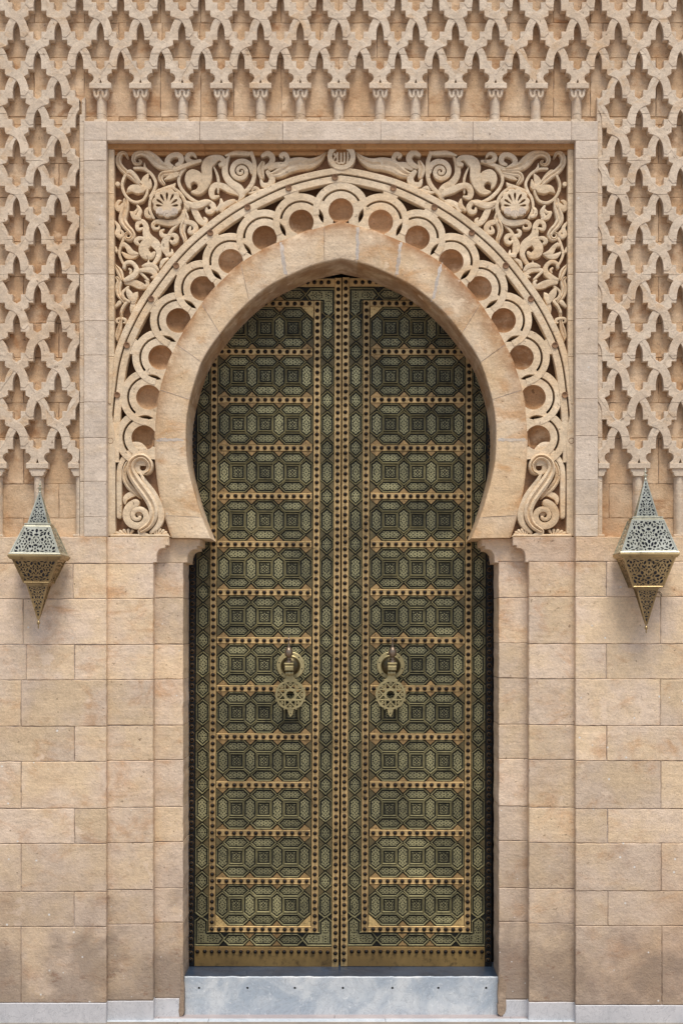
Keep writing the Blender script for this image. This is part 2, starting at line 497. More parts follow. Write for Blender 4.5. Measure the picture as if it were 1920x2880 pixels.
# paving: thin strips laid along the wall, then large slabs out in front
def slab(x0, x1, y0, y1, mat, top=0.0):
    bm = bmesh.new()
    g = 0.0015
    b = 0.002
    lo = [bm.verts.new((x, y, -0.029)) for x, y in ((x0 + g, y0 + g), (x1 - g, y0 + g), (x1 - g, y1 - g), (x0 + g, y1 - g))]
    md = [bm.verts.new((v.co.x, v.co.y, top - b)) for v in lo]
    tp = [bm.verts.new((x, y, top)) for x, y in ((x0 + g + b, y0 + g + b), (x1 - g - b, y0 + g + b), (x1 - g - b, y1 - g - b), (x0 + g + b, y1 - g - b))]
    bm.faces.new(tp)
    for A, B in ((lo, md), (md, tp)):
        for i in range(4):
            bm.faces.new((A[i], A[(i + 1) % 4], B[(i + 1) % 4], B[i]))
    obj('paving_slab', bm, mat, ground)
for i in range(9):                                          # grey strip against the step, pale strip, grey border
    x = -5.6 + i * 1.25
    slab(x + 0.5, x + 1.75, 0.095, 0.30, M['paving'])
    slab(x + 0.86, x + 2.11, 0.022, 0.095, M['paving_pale'])
for j in range(7):
    for i in range(12):
        x = -7.2 + i * 1.2 + (0.6 if j % 2 else 0)
        slab(x, x + 1.2, 0.022 - 0.8 * (j + 1), 0.022 - 0.8 * j, M['paving_dull'])

# added black backing behind the doors, put in to stop light leaking through
bm = bmesh.new()
box(bm, -6, 6, 0.9, 1.1, -0.02, 9.5)
struct(obj('light_leak_backing', bm, M['black'], recenter=False))

# ------------------------------------------------------------------ plain walls either side
LROWS = [(1509, 1585, []), (1585, 1684.5, [206, -90]), (1684.5, 1813, [66, -200]), (1813, 1913, [210, 75, -100]), (1913, 2043, [60, -190]),
         (2043, 2142, [210, -80]), (2142, 2274, [60, -180]), (2274, 2373, [210, -90]), (2373, 2508, [60, -190]), (2508, 2606.5, [209, -80]),
         (2606.5, 2820, [60, -170])]
RROWS = [(1509, 1579, []), (1579, 1678, [1704, 2010]), (1678, 1811, [1856, 2110]), (1811, 1910, [1704, 2000]), (1910, 2041, [1855, 2120]),
         (2041, 2140, [1705, 2010]), (2140, 2275, [1857, 2110]), (2275, 2372, [1707, 2010]), (2372, 2506, [1858, 2120]), (2506, 2604, [1708, 2010]),
         (2604, 2826, [1860, 2120])]
def plain_wall(rows, u0, u1, bottom, label, group):
    cx, _ = W((u0 + u1) / 2, 2000, 0)
    t = empty('sandstone_wall', (cx, 0, 0), label, 'wall', group)
    bm = bmesh.new()
    x0, z0 = W(u0 + 3, 2890, 0); x1, z1 = W(u1 - 3, 1512, 0)
    box(bm, x0, x1, 0.0042, 0.5, max(z0, -0.02), z1)
    obj('mortar_bed', bm, M['mortar'], t)
    for v0, v1, js in rows:
        xs = [u0] + sorted(js) + [u1]
        for a, b_ in zip(xs, xs[1:]):
            block(t, a, b_, v0, v1, 0.0, 0.12, M['wall'])
    bm = bmesh.new()
    plate(bm, rough_outline([(u0, bottom), (u1 - 0.5 if u0 < 900 else u1, bottom), (u1 - 0.5 if u0 < 900 else u1, 2900), (u0, 2900)], amp=0.4), -0.004, 0.2, bev=0.004)
    obj('marble_plinth', bm, M['plinth'], t)
    return t
plain_wall(LROWS, -330, 300, 2821, 'plain wall of tan sandstone blocks on a white plinth left of the doorway', 'plain block walls beside the doorway')
plain_wall(RROWS, 1617, 2250, 2827, 'plain wall of tan sandstone blocks on a white plinth right of the doorway', 'plain block walls beside the doorway')

# ------------------------------------------------------------------ stepped pilasters and jambs with their corbels
PJ = {'L': [1585, 1684, 1813, 1912, 2040, 2139.5, 2271, 2371, 2502.5, 2600, 2813], 'R': [1579, 1679, 1811, 1909, 2039, 2137, 2271, 2370, 2500, 2597, 2817]}
JJ = {'L': [1583, 1682, 1812, 1910, 2040, 2137, 2269, 2367.5, 2498, 2594, 2806], 'R': [1579, 1681, 1809, 1907, 2037.5, 2134, 2267, 2365, 2497, 2592, 2810]}
def arc(cx, cy, rx, ry, a0, a1, n=8):
    return [(cx + rx * cos(R(a0 + (a1 - a0) * i / n)), cy + ry * sin(R(a0 + (a1 - a0) * i / n))) for i in range(n + 1)]
def pilaster(side, kind, label):
    f = (lambda u: u) if side == 'L' else MU
    if kind == 'pilaster':
        a, b_, y0, y1, rows = 297, 431.5, PIL, JAMB + 0.05, PJ[side]
        corbel = [(a, 1511), (476, 1511), (476, 1534), (466, 1534), (465, 1541)] + arc(457.5 - 0.5, 1566.5, 16, 24, -90, -180) + [(441, 1581), (431.5, 1582), (431.5, rows[0]), (a, rows[0])]
        name = 'stone_pilaster'
    else:
        a, b_, y0, y1, rows = 428, 516, JAMB, DOOR, JJ[side]
        corbel = [(a, 1513), (563, 1516), (563, 1535), (554.5, 1535), (553.5, 1544)] + arc(546, 1569, 18, 24, -90, -180) + [(527, 1582), (516.5, 1583), (516.5, rows[0]), (a, rows[0])]
        name = 'door_jamb'
    uu = (a + b_) / 2
    t = empty(name, (W(f(uu), 2000, y0)[0], y0, 0), label, 'pillar', 'stepped pillars framing the door')
    bm = bmesh.new()
    plate(bm, [(f(u), v) for u, v in corbel], y0 - 0.002, y1, y0, bev=0.004)
    obj('corbel', bm, M['wall'], t)
    bm = bmesh.new()
    x0, z0 = W(f(a + 3), 2900, y0); x1, z1 = W(f(b_ - 2.5), 1515, y0)
    box(bm, min(x0, x1), max(x0, x1), y0 + 0.0042, y1 - 0.004, -0.02, z1)
    obj('mortar_bed', bm, M['mortar'], t)
    for v0, v1 in zip(rows, rows[1:]):
        u0, u1 = sorted((f(a), f(b_)))
        block(t, u0, u1, v0, v1, y0, y1, M['wall'])
    u0, u1 = sorted((f(a), f(b_ if kind == 'pilaster' else 504)))
    bm = bmesh.new()
    plate(bm, rough_outline([(u0, rows[-1] + 2), (u1, rows[-1] + 2), (u1, 2890), (u0, 2890)], amp=0.5), y0 - 0.003, y1 - 0.02, y0, bev=0.003)
    obj('marble_plinth', bm, M['plinth'], t)
    if kind != 'pilaster':
        bm = bmesh.new()
        out = [(509, 2716), (512, 2712), (515, 2740), (517.5, 2790), (517.5, 2850), (514, 2856), (506, 2858), (502, 2843), (504, 2822), (507, 2806), (508, 2785), (510, 2745)] if side == 'L' else \
              [(508, 2742), (513, 2738), (517.5, 2780), (517.5, 2853), (508, 2858), (499, 2850), (494, 2828), (497, 2800), (492, 2778), (500, 2756)]
        plate(bm, rough_outline([(f(u), v) for u, v in out], seg=8, amp=1.4), y0 - 0.0045, y1 - 0.06, y0, bev=0.001)
        obj('crumbled_plaster', bm, M['plaster'], t)
    return t
pilaster('L', 'pilaster', 'outer stepped sandstone pillar left of the door, under the left scroll bracket')
pilaster('R', 'pilaster', 'outer stepped sandstone pillar right of the door, under the right scroll bracket')
pilaster('L', 'jamb', 'inner sandstone jamb pillar directly touching the left edge of the door')
pilaster('R', 'jamb', 'inner sandstone jamb pillar directly touching the right edge of the door')

# ------------------------------------------------------------------ step and threshold
t = empty('marble_step', (W(960, 2800, 0.19)[0], 0.3, 0), 'worn bluish white marble step with a row of drilled holes below the door', 'step')
HOLES = [560, 696, 829, 964, 1103, 1232, 1366]
bm = bmesh.new()
plate(bm, rough_outline([(518.5, 2747), (1402, 2747), (1402, 2862), (518.5, 2862)], seg=12, amp=1.0), 0.185, 0.197, 0.185, bev=0.006,
      holes=[[(u + 3.6 * cos(2 * pi * k / 10), 2779 + random.uniform(-2, 2) * 0 + 3.6 * sin(2 * pi * k / 10)) for k in range(10)] for u in HOLES])
obj('riser', bm, M['marble'], t)
bm = bmesh.new()
for u in HOLES:
    x, z = W(u, 2779, 0.185)
    disc_y(bm, [(0.011, 0.1965), (0.0005, 0.1966)], x, z, seg=8)
o = obj('drilled_hole', bm, M['black'], t); o['kind'] = 'stuff'
zt = zof(2747, 0.185) - 0.003
def tread(u0, u1, y0, y1, mat, name='threshold_slab'):
    x0, x1 = W(u0, 0, 0.185)[0], W(u1, 0, 0.185)[0]
    bm = bmesh.new()
    z = zt
    vs = [(x0, y0), (x1, y0), (x1, y1), (x0, y1)]
    lo = [bm.verts.new((x, y, z - 0.05)) for x, y in vs]; hi = [bm.verts.new((x, y, z)) for x, y in vs]
    bm.faces.new(hi)
    for i in range(4): bm.faces.new((lo[i], lo[(i + 1) % 4], hi[(i + 1) % 4], hi[i]))
    obj(name, bm, mat, t)
for a, b_ in ((515, 690), (690.6, 765), (765.6, 1160), (1160.6, 1240), (1240.6, 1405)):
    tread(a, b_, 0.1935, 0.36, M['threshold'])
for a, b_ in ((515, 640), (640.6, 1100), (1100.6, 1405)):
    tread(a, b_, 0.3615, 0.60, M['threshold'])

# ------------------------------------------------------------------ lattice relief
H2, TOP = 82.25, -15.25
STD = [(0, 0), (3.5, 4), (6.5, 9.5), (9, 16), (10.5, 23), (11, 35), (11, 50), (25, 50), (25, 63.5), (30, 66), (35, 68.8), (40, 71.5), (36, 76.5), (32.5, 83),
       (29, 91), (26.5, 99), (24.5, 108.5), (11.5, 108.5), (11.5, 127), (0, 134)]
NICHE = [(0, 0), (3.5, 4), (6.5, 9.5), (9, 16), (10.5, 23), (11, 35), (11, 50), (25, 50), (25, 61), (29, 61.5), (34, 64), (38, 68.5), (39.3, 74), (38, 80), (34, 85), (29, 88.5), (29, 90.5)]
XBAND = [(-31, -15), (-14, -10), (0, 0), (8, 17), (11, 41), (22, 43), (33, 31), (32, 21), (26, -2), (12, -21.5), (-7, -30)]
YF, YB = 0.012, 0.068                                        # face and ground of the relief
even = [-186, -70, 46, 163, 282, 394.5, 512, 622, 732, 844, 952, 1069, 1169, 1281, 1393.5, 1508.7, 1624.5, 1739, 1855, 1971, 2087]
odd = [(a + b_) / 2 for a, b_ in zip(even, even[1:])]
COLS = sorted(even + odd)
def tile(parent, ci, va, left, right):
    """one mesh of the interlaced lattice: an opening with its surrounding half bands; left / right = None, 'std' or 'niche'"""
    x = COLS[ci]
    bm = bmesh.new()
    jx = random.uniform(-0.4, 0.4); jy = random.uniform(-0.4, 0.4); jj = lambda: random.uniform(-0.45, 0.45)
    yf = YF + random.uniform(-0.0012, 0.0012)
    for sgn, kind in ((-1, left), (1, right)):
        if kind is None: continue
        nb = ci + sgn
        hw = abs(COLS[nb] - x) if 0 <= nb < len(COLS) else 58
        kx = hw / 58.0
        op = STD if kind == 'std' else NICHE
        path = [(x + sgn * px * kx + (jx + jj() if 0 < k < len(op) - 1 else 0), va + py + (jy + jj() if 0 < k < len(op) - 1 else 0)) for k, (px, py) in enumerate(op)]
        flags = [True] * (len(path) - 1)
        if kind == 'std':
            path += [(x, va + TOP + 2 * H2), (x + sgn * hw, va + TOP + H2), (x, va + TOP)]
            flags += [False] * 4
        else:
            path += [(x + sgn * (hw - 4.2), va + 90.5), (x + sgn * hw, va + 78), (x + sgn * hw, va + TOP + H2), (x, va + TOP)]
            flags += [True, True, False, False, False]
        plate(bm, path, yf, YB, 0, bev=0.002, flags=flags)
    if left and right:
        s = 1 if ci % 2 == 0 else -1
        kx = abs(COLS[min(len(COLS) - 1, ci + 1)] - x) / 58.0
        plate(bm, catmull_poly([(x + s * px * kx + jx, va + py) for px, py in XBAND]), yf - 0.003, yf + 0.003, 0, bev=0.0015)
    return obj('lattice_motif', bm, M['relief'], parent)
def catmull_poly(p):
    a = catmull(p[:5], 3); b_ = catmull(p[5:], 3)
    return a + b_

def colonnette(parent, u, v0, v1, leafy, half=None):
    """abacus, capital, shaft and foot of a little blind-arcade column; half = 'L' / 'R' keeps that half only"""
    lo, hi = (-1, 1) if half is None else ((-1, 0) if half == 'L' else (0, 1))
    bm = bmesh.new()
    x0, z1 = W(u + 12 * lo, v0 + 40, 0); x1, z0 = W(u + 12 * hi, v1 - 6, 0)
    n = 8; row = []
    for k in range(n + 1):
        s = lo + (hi - lo) * k / n
        x, _ = W(u + 14 * s, 0, 0)
        row.append((x, YB - 0.046 * sqrt(max(0, 1 - s * s)) - 0.004))
    za, zb = W(0, v0 + 38, 0)[1], W(0, v1 - 5, 0)[1]
    A = [bm.verts.new((x, y, za)) for x, y in row]; B = [bm.verts.new((x, y, zb)) for x, y in row]
    for k in range(n): bm.faces.new((A[k], A[k + 1], B[k + 1], B[k]))
    o = obj('colonnette', bm, M['relief'], parent, smooth=True)
    bm = bmesh.new()
    plate(bm, [(u + 31 * lo, v0), (u + 31 * hi, v0), (u + 31 * hi, v0 + 15.5), (u + 31 * lo, v0 + 15.5)], YF - 0.012, YB, 0, bev=0.003)
    obj('abacus', bm, M['relief'], o)
    bm = bmesh.new()
    if leafy:
        c = [(22.5, 15.5), (22, 26), (20, 33), (16, 39), (13.5, 42)]
    else:
        c = [(24, 15.5), (23, 24), (19, 27), (18.5, 32), (14.5, 37)]
    pts = ([(u + lo * a, v0 + b_) for a, b_ in c] if lo else [(u, v0 + 15.5), (u, v0 + c[-1][1])]) 
    pts = pts + ([(u + hi * a, v0 + b_) for a, b_ in c[::-1]] if hi else [(u, v0 + c[-1][1]), (u, v0 + 15.5)])
    plate(bm, pts, YF + 0.010 if leafy else YF - 0.002, YB, 0, bev=0.003)
    if leafy:
        path = [(-21, 17), (-17.5, 21), (-15.5, 33), (-10.5, 37.5), (-6.5, 33), (-5.5, 22), (0, 17.5), (5.5, 22), (6.5, 33), (10.5, 37.5), (15.5, 33), (17.5, 21), (21, 17)]
        ribbon(bm, [(u + a, v0 + b_, 6.2) for a, b_ in path], YF + 0.012, 0.014, per=4, cap=False)
    obj('capital', bm, M['relief'], o)
    bm = bmesh.new()
    plate(bm, [(u + 18 * lo, v1 - 6), (u + 18 * hi, v1 - 6), (u + 19 * hi, v1 + 1), (u + 19 * lo, v1 + 1)], YF + 0.004, YB, 0, bev=0.003)
    obj('foot', bm, M['relief'], o)

def back_blocks(parent, u0, u1, vs, us_even, us_odd, y=YB, mat='recess'):
    for k, (v0, v1) in enumerate(zip(vs, vs[1:])):
        js = [j for j in (us_even if k % 2 == 0 else us_odd) if u0 < j < u1]
        xs = [u0] + js + [u1]
        for a, b_ in zip(xs, xs[1:]):
            block(parent, a, b_, v0, v1, y + random.uniform(0, 0.004), y + 0.1, M[mat], ds=0, gap=0.5, bev=0.003, name='ground_stone')

CE = lambda x: min(range(len(COLS)), key=lambda i: abs(COLS[i] - x))
LB, RB = CE(222.5), CE(1681.7)
frieze = empty('carved_frieze', (W(958, 340)[0], 0, zof(340)), 'carved interlaced lattice frieze with a row of little columns across the top of the doorway', 'stone carving')
def panel_bed(parent, u0, u1, v0, v1):
    bm = bmesh.new()
    x0, z0 = W(u0, v1); x1, z1 = W(u1, v0)
    box(bm, x0, x1, YB + 0.012, 0.5, z0, z1)
    obj('mortar_bed', bm, M['mortar'], parent)
panel_bed(frieze, -250, 2160, -340, 340)
back_blocks(frieze, -250, 2160, [-340, -240, -140, -50, 51, 150, 317, 340], [70, 330, 452, 560, 700, 900, 1060, 1255, 1433, 1700], [90, 232, 448, 562, 655, 790, 952, 1205, 1560, 1664, 1850])
LASTV = 142.25
for ci in range(1, len(COLS) - 1):
    ev = COLS[ci] in even
    for n in range(-3, 2):
        va = (60 if ev else 142.25) + 2 * H2 * n
        if va > 143: continue
        if va > 100 and not ev:
            # bottom row: niches above the colonnettes, ordinary meshes outside the frame
            if ci < LB or ci > RB: tile(frieze, ci, va, 'std', 'std')
            elif ci == LB: tile(frieze, ci, va, 'std', 'niche')
            elif ci == RB: tile(frieze, ci, va, 'niche', 'std')
            else: tile(frieze, ci, va, 'niche', 'niche')
        else:
            tile(frieze, ci, va, 'std', 'std')
for x in even:
    if 230 < x < 1680: colonnette(frieze, x, 232.5, 339, True)
# little vertical returns that close the frieze at both ends
for s in (0, 1):
    f = (lambda u: u) if not s else MU
    bm = bmesh.new(); plate(bm, [(f(229), 278), (f(238), 270), (f(238), 339), (f(229), 339)], YF + 0.006, YB, 0, bev=0.002)
    obj('fillet', bm, M['relief'], frieze)

def side_panel(label, lo, hi, boundary, keep):
    t = empty('carved_lattice_panel', (W((lo + hi) / 2, 1509)[0], 0, zof(1509)), label, 'stone carving', 'tall carved lattice panels beside the frame')
    panel_bed(t, lo, hi, 340, 1509)
    vs = [340, 450, 546, 672, 771, 902, 1000, 1128, 1228, 1358, 1455, 1509]
    js = [MU(60), MU(200)] if keep == 'R' else [60, 160]
    back_blocks(t, lo, hi, vs, [-150, js[0], 2080], [-60, js[1], 2010])
    cols = [c for c in range(1, len(COLS) - 1) if (c <= boundary if keep == 'L' else c >= boundary)]
    for ci in cols:
        ev = COLS[ci] in even
        n = 1
        while True:
            va = (60 if ev else 142.25) + 2 * H2 * n; n += 1
            if va > 1215: break
            if va < 150: continue
            kind = 'niche' if va > 1200 else 'std'
            l, r = kind, kind
            if ci == boundary:
                if keep == 'L': r = None
                else: l = None
            tile(t, ci, va, l, r)
        if not ev:
            colonnette(t, COLS[ci], 1302, 1508, False, ('L' if keep == 'L' else 'R') if ci == boundary else None)
    # plain fillet beside the frame
    f = (lambda u: u) if keep == 'L' else MU
    for v0, v1 in zip([318, 451, 543, 673, 771, 902, 999, 1131, 1231, 1354, 1454], [451, 543, 673, 771, 902, 999, 1131, 1231, 1354, 1454, 1509]):
        u0, u1 = sorted((f(222.5), f(236.5)))
        block(t, u0, u1, v0, v1, YF + 0.008, YB + 0.02, M['relief'], ds=0, gap=0.4, bev=0.003, name='fillet', amp=0.3)
    return t
side_panel('tall interlaced stone lattice panel left of the frame, above the left hanging lantern', -250, 237, LB, 'L')
side_panel('tall interlaced stone lattice panel right of the frame, above the right hanging lantern', 1680, 2160, RB, 'R')

# ------------------------------------------------------------------ smooth frame
t = empty('portal_frame', (W(958, 1509)[0], 0, zof(1509)), 'smooth pale stone frame running up both sides and across above the arch', 'frame')
for s in (0, 1):
    f = (lambda u: u) if not s else MU
    vs = [395, 451, 543, 673, 771, 902, 999, 1131, 1231, 1354, 1454, 1509] if not s else [395, 446, 542, 668, 766, 897, 996, 1122, 1226, 1350, 1448, 1509]
    for v0, v1 in zip(vs, vs[1:]):
        u0, u1 = sorted((f(236.5), f(300)))
        block(t, u0, u1, v0, v1, 0.0, 0.13, M['frame'], gap=0.35, bev=0.003, amp=0.3)
    bm = bmesh.new()
    u0, u1 = sorted((f(240), f(297))); x0, z0 = W(u0, 1509); x1, z1 = W(u1, 345)
    box(bm, x0, x1, 0.006, 0.5, z0, z1); obj('mortar_bed', bm, M['mortar'], t)
for a, b_ in zip([236.5, 301, 562, 795, 1070, 1329, 1606], [301, 562, 795, 1070, 1329, 1606, 1680.5]):
    block(t, a, b_, 340, 395, 0.0, 0.13, M['frame'], gap=0.4, bev=0.003, amp=0.3, name='lintel_stone')

# ------------------------------------------------------------------ horseshoe arch: outer and inner edge in pairs, from the crown down the left side
PAIRS = [((958.5, 619), (958.5, 727)), ((912, 632), (912, 737)), ((860, 647.5), (872, 748.5)), ((790, 674.5), (803, 779)), ((730, 702), (752, 807)), ((676, 736), (701, 848)),
         ((618, 789), (656, 893)), ((565, 851), (619, 939)), ((525, 912), (590, 979)), ((494, 967), (567, 1019)), ((468, 1027), (549, 1070)), ((447, 1096), (534, 1124)),
         ((436, 1170), (525, 1180)), ((433, 1237), (523, 1237)), ((435, 1301), (528, 1310)), ((446, 1385), (547, 1388)), ((461, 1450), (568, 1455)), ((481, 1512), (592, 1514))]
JOIN = [1, 3, 5, 7, 9, 11, 13, 16, 17]
PER = 4
pc = catmull([(*a, *b_) for a, b_ in PAIRS], PER)
APROF = [(0.0, 0.118), (0.0, 0.092), (0.018, 0.080), (0.05, 0.073), (0.12, 0.067), (0.20, 0.064), (0.30, 0.062), (0.5, 0.062), (0.72, 0.066), (0.92, 0.068), (0.975, 0.071), (0.992, 0.075), (1.0, 0.083)]
t_arch = empty('horseshoe_arch', (W(958.5, 1514)[0], 0.1, zof(1514, 0.1)), 'rounded golden stone horseshoe arch curving over the double door', 'arch')
def voussoir(i0, i1, fs, both=False):
    bm = bmesh.new()
    col = bm.verts.layers.float_color.new('crust')
    rng = list(range(i0, i1 + 1))
    stations = [(pc[k], 1) for k in rng] if not both else [(pc[k], 1) for k in rng[::-1]] + [(pc[k], -1) for k in rng[1:]]
    rows = []
    m = len(stations)
    for q, ((ou, ov, iu, iv), sg) in enumerate(stations):
        f = (lambda u: u) if (sg == 1) == (fs == 'L') else MU
        # open the joint by about a millimetre and a half
        if q in (0, m - 1):
            nb = stations[1 if q == 0 else m - 2]; fb = (lambda u: u) if (nb[1] == 1) == (fs == 'L') else MU
            sh = lambda a, b_: (a[0] + (b_[0] - a[0]) * 0.2 / max(1, sqrt((b_[0] - a[0])**2 + (b_[1] - a[1])**2)), a[1] + (b_[1] - a[1]) * 0.2 / max(1, sqrt((b_[0] - a[0])**2 + (b_[1] - a[1])**2)))
            o_ = sh((f(ou), ov), (fb(nb[0][0]), nb[0][1])); n_ = sh((f(iu), iv), (fb(nb[0][2]), nb[0][3]))
        else:
            o_, n_ = (f(ou), ov), (f(iu), iv)
        row = []
        jit = random.uniform(-0.0008, 0.0008)
        for tt, y in APROF:
            x, z = W(o_[0] + (n_[0] - o_[0]) * tt, o_[1] + (n_[1] - o_[1]) * tt, 0.07)
            wide = 0.62 if fs == 'R' and 760 < ov < 1150 else 0.42
            v = bm.verts.new((x, y + jit, z))
            c = max(0.0, 1 - abs(tt - 0.03) / wide) if tt < wide else 0.0
            c *= 0.9 if ov < 1000 else max(0.0, 0.9 - (ov - 1000) / 380)
            v[col] = (c, c, c, 1)
            row.append(v)
        x, z = W(n_[0], n_[1], 0.07)
        for y in (0.086, 0.2, 0.33, DOOR - 0.004):
            v = bm.verts.new((x, y, z)); v[col] = (0.6, 0.6, 0.6, 1) if ov < 1100 else (0.15, 0.15, 0.15, 1); row.append(v)
        rows.append(row)
    for a, b_ in zip(rows, rows[1:]):
        for k in range(len(a) - 1):
            bm.faces.new((a[k], b_[k], b_[k + 1], a[k + 1]))
    for r in (rows[0], rows[-1]):
        c0 = r[0]; 
        x = bm.verts.new((r[0].co.x, DOOR - 0.004, r[0].co.z))
        bm.faces.new(r + [x])
    ke = len(APROF) - 1
    for a, b_ in zip(rows, rows[1:]):
        for q in (ke, ke + 1):
            e = bm.edges.get((a[q], b_[q]))
            if e: e.smooth = False
    bmesh.ops.recalc_face_normals(bm, faces=bm.faces[:])
    return obj('voussoir', bm, M['arch'], t_arch, smooth=True)
def flat_ends(o):
    for p in o.data.polygons:
        if len(p.vertices) > 4: p.use_smooth = False
flat_ends(voussoir(0, JOIN[0] * PER, 'L', both=True))
for fs in 'LR':
    for a, b_ in zip(JOIN, JOIN[1:]):
        flat_ends(voussoir(a * PER, b_ * PER, fs))
# joint mortar: a slim band just under the stone faces
for fs in 'LR':
    f = (lambda u: u) if fs == 'L' else MU
    for j in JOIN[:-1]:
        bm = bmesh.new()
        (ou, ov), (iu, iv) = PAIRS[j]
        dx, dy = iu - ou, iv - ov; l = sqrt(dx * dx + dy * dy); nx, ny = -dy / l, dx / l
        rows = []
        big = j in (3, 13) or (fs == 'R' and j in (1, 5))
        AP = [(k / 14, next(ya + (yb_ - ya) * (k / 14 - ta) / max(1e-6, tb - ta) for (ta, ya), (tb, yb_) in zip(APROF[1:], APROF[2:]) if ta <= k / 14 <= tb)) for k in range(15)]
        for s in (-1, 1):
            rows.append([bm.verts.new((lambda p: (p[0], y - 0.0008, p[1]))(W(f(ou + dx * tt + nx * s * w_), ov + dy * tt + ny * s * w_, 0.07))) for tt, y in AP for w_ in (random.uniform(2.5, 6.5) if big else random.uniform(0.5, 0.9),)])
        for k in range(len(rows[0]) - 1): bm.faces.new((rows[0][k], rows[0][k + 1], rows[1][k + 1], rows[1][k]))
        obj('joint_mortar', bm, M['repair'] if big else M['mortar'], t_arch)

# ------------------------------------------------------------------ lobed band round the arch
SP = 0.078                                                   # face of the carving in the recessed field
LG = 0.20                                                    # ground behind the scallops
SB = 0.134                                                   # its ground
LOBE = [(958.5, 592), (847, 624), (744, 669), (649, 735), (570, 811), (502, 901), (452, 1005), (418, 1117), (405, 1231)]
RIM = [(958.5, 471), (893, 481), (803, 505), (715, 544), (640, 587), (575, 635), (522, 681), (476, 731), (430, 790), (388, 851), (357, 908), (333, 963), (316, 1025), (306, 1095),
       (299, 1160), (295, 1230), (294, 1300)]
rim = catmull(RIM, 5)
def rim_off(dist, upto=None):
    out = []
    for i, (u, v) in enumerate(rim):
        a, b_ = rim[max(0, i - 1)], rim[min(len(rim) - 1, i + 1)]
        tx, ty = b_[0] - a[0], b_[1] - a[1]; l = sqrt(tx * tx + ty * ty)
        nx, ny = -ty / l, tx / l                            # points inwards (towards the door) when walking down the left side
        if nx * (958 - u) + ny * (1240 - v) < 0: nx, ny = -nx, -ny
        if i == 0: nx, ny = 0, 1
        out.append((u + nx * dist, v + ny * dist))
    return out
t_lobe = empty('scalloped_arch_band', (W(958.5, 1275)[0], SP, zof(1275, SP)), 'band of interlaced scallops with round brown hollows fanning round the horseshoe arch', 'stone carving')
t_span = {}
for fs in 'LR':
    f = (lambda u: u) if fs == 'L' else MU
    t_span[fs] = empty('carved_spandrel', (W(f(430), 700)[0], SP, zof(900, SP)), ('left' if fs == 'L' else 'right') + ' spandrel carved with leafy scrolls around a scallop shell, beside the arch crown', 'stone carving', 'leafy carved spandrels')
for fs in 'LR':
    f = (lambda u: u) if fs == 'L' else MU
    # ground of the field, split in two halves at the crown
    mid = [((a[0] + b_[0]) / 2, (a[1] + b_[1]) / 2) for a, b_ in PAIRS]
    bm = bmesh.new()
    R20 = rim_off(20)
    plate(bm, [(f(u), v) for u, v in [(298, 1300), (298, 393), (958.5, 393)] + R20], SB, SB + 0.2, SB)
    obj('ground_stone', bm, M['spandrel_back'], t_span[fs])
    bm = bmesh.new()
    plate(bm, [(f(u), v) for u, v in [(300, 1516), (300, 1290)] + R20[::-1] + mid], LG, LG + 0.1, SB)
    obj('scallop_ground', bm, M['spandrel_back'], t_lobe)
    # rim: outer roll and inner band
    A, B, C, D_ = rim_off(0), rim_off(17.5), rim_off(22), rim_off(41)
    for inner, outer, y, mat in ((B, A, SP - 0.008, M['spandrel']), (D_, C, SP - 0.002, M['spandrel'])):
        step = 10
        for i in range(0, len(rim) - 1, step):
            j = min(len(rim) - 1, i + step)
            pol = outer[i:j + 1] + inner[i:j + 1][::-1]
            n = j - i
            flags = [True] * n + [False] + [True] * n + [False]
            bm = bmesh.new()
            plate(bm, [(f(u), v) for u, v in pol], y, SB, SP, bev=0.003, flags=flags)
            obj('rim_stone', bm, mat, t_lobe)
def lobe_frame(i):
    c = LOBE[abs(i)] if i >= 0 else (MU(LOBE[-i][0]), LOBE[-i][1])
    return c
NL = len(LOBE) - 1
def centre(i): return lobe_frame(i)                          # i = -NL .. NL, positive = left side
def normal_mid(i):                                           # outward normal at the middle between lobe i and i+1
    a, b_ = centre(i), centre(i + 1)
    tx, ty = b_[0] - a[0], b_[1] - a[1]; l = sqrt(tx * tx + ty * ty)
    nx, ny = -ty / l, tx / l
    m = ((a[0] + b_[0]) / 2, (a[1] + b_[1]) / 2)
    if nx * (958 - m[0]) + ny * (1100 - m[1]) > 0: nx, ny = -nx, -ny
    return m, (nx, ny), l / 2
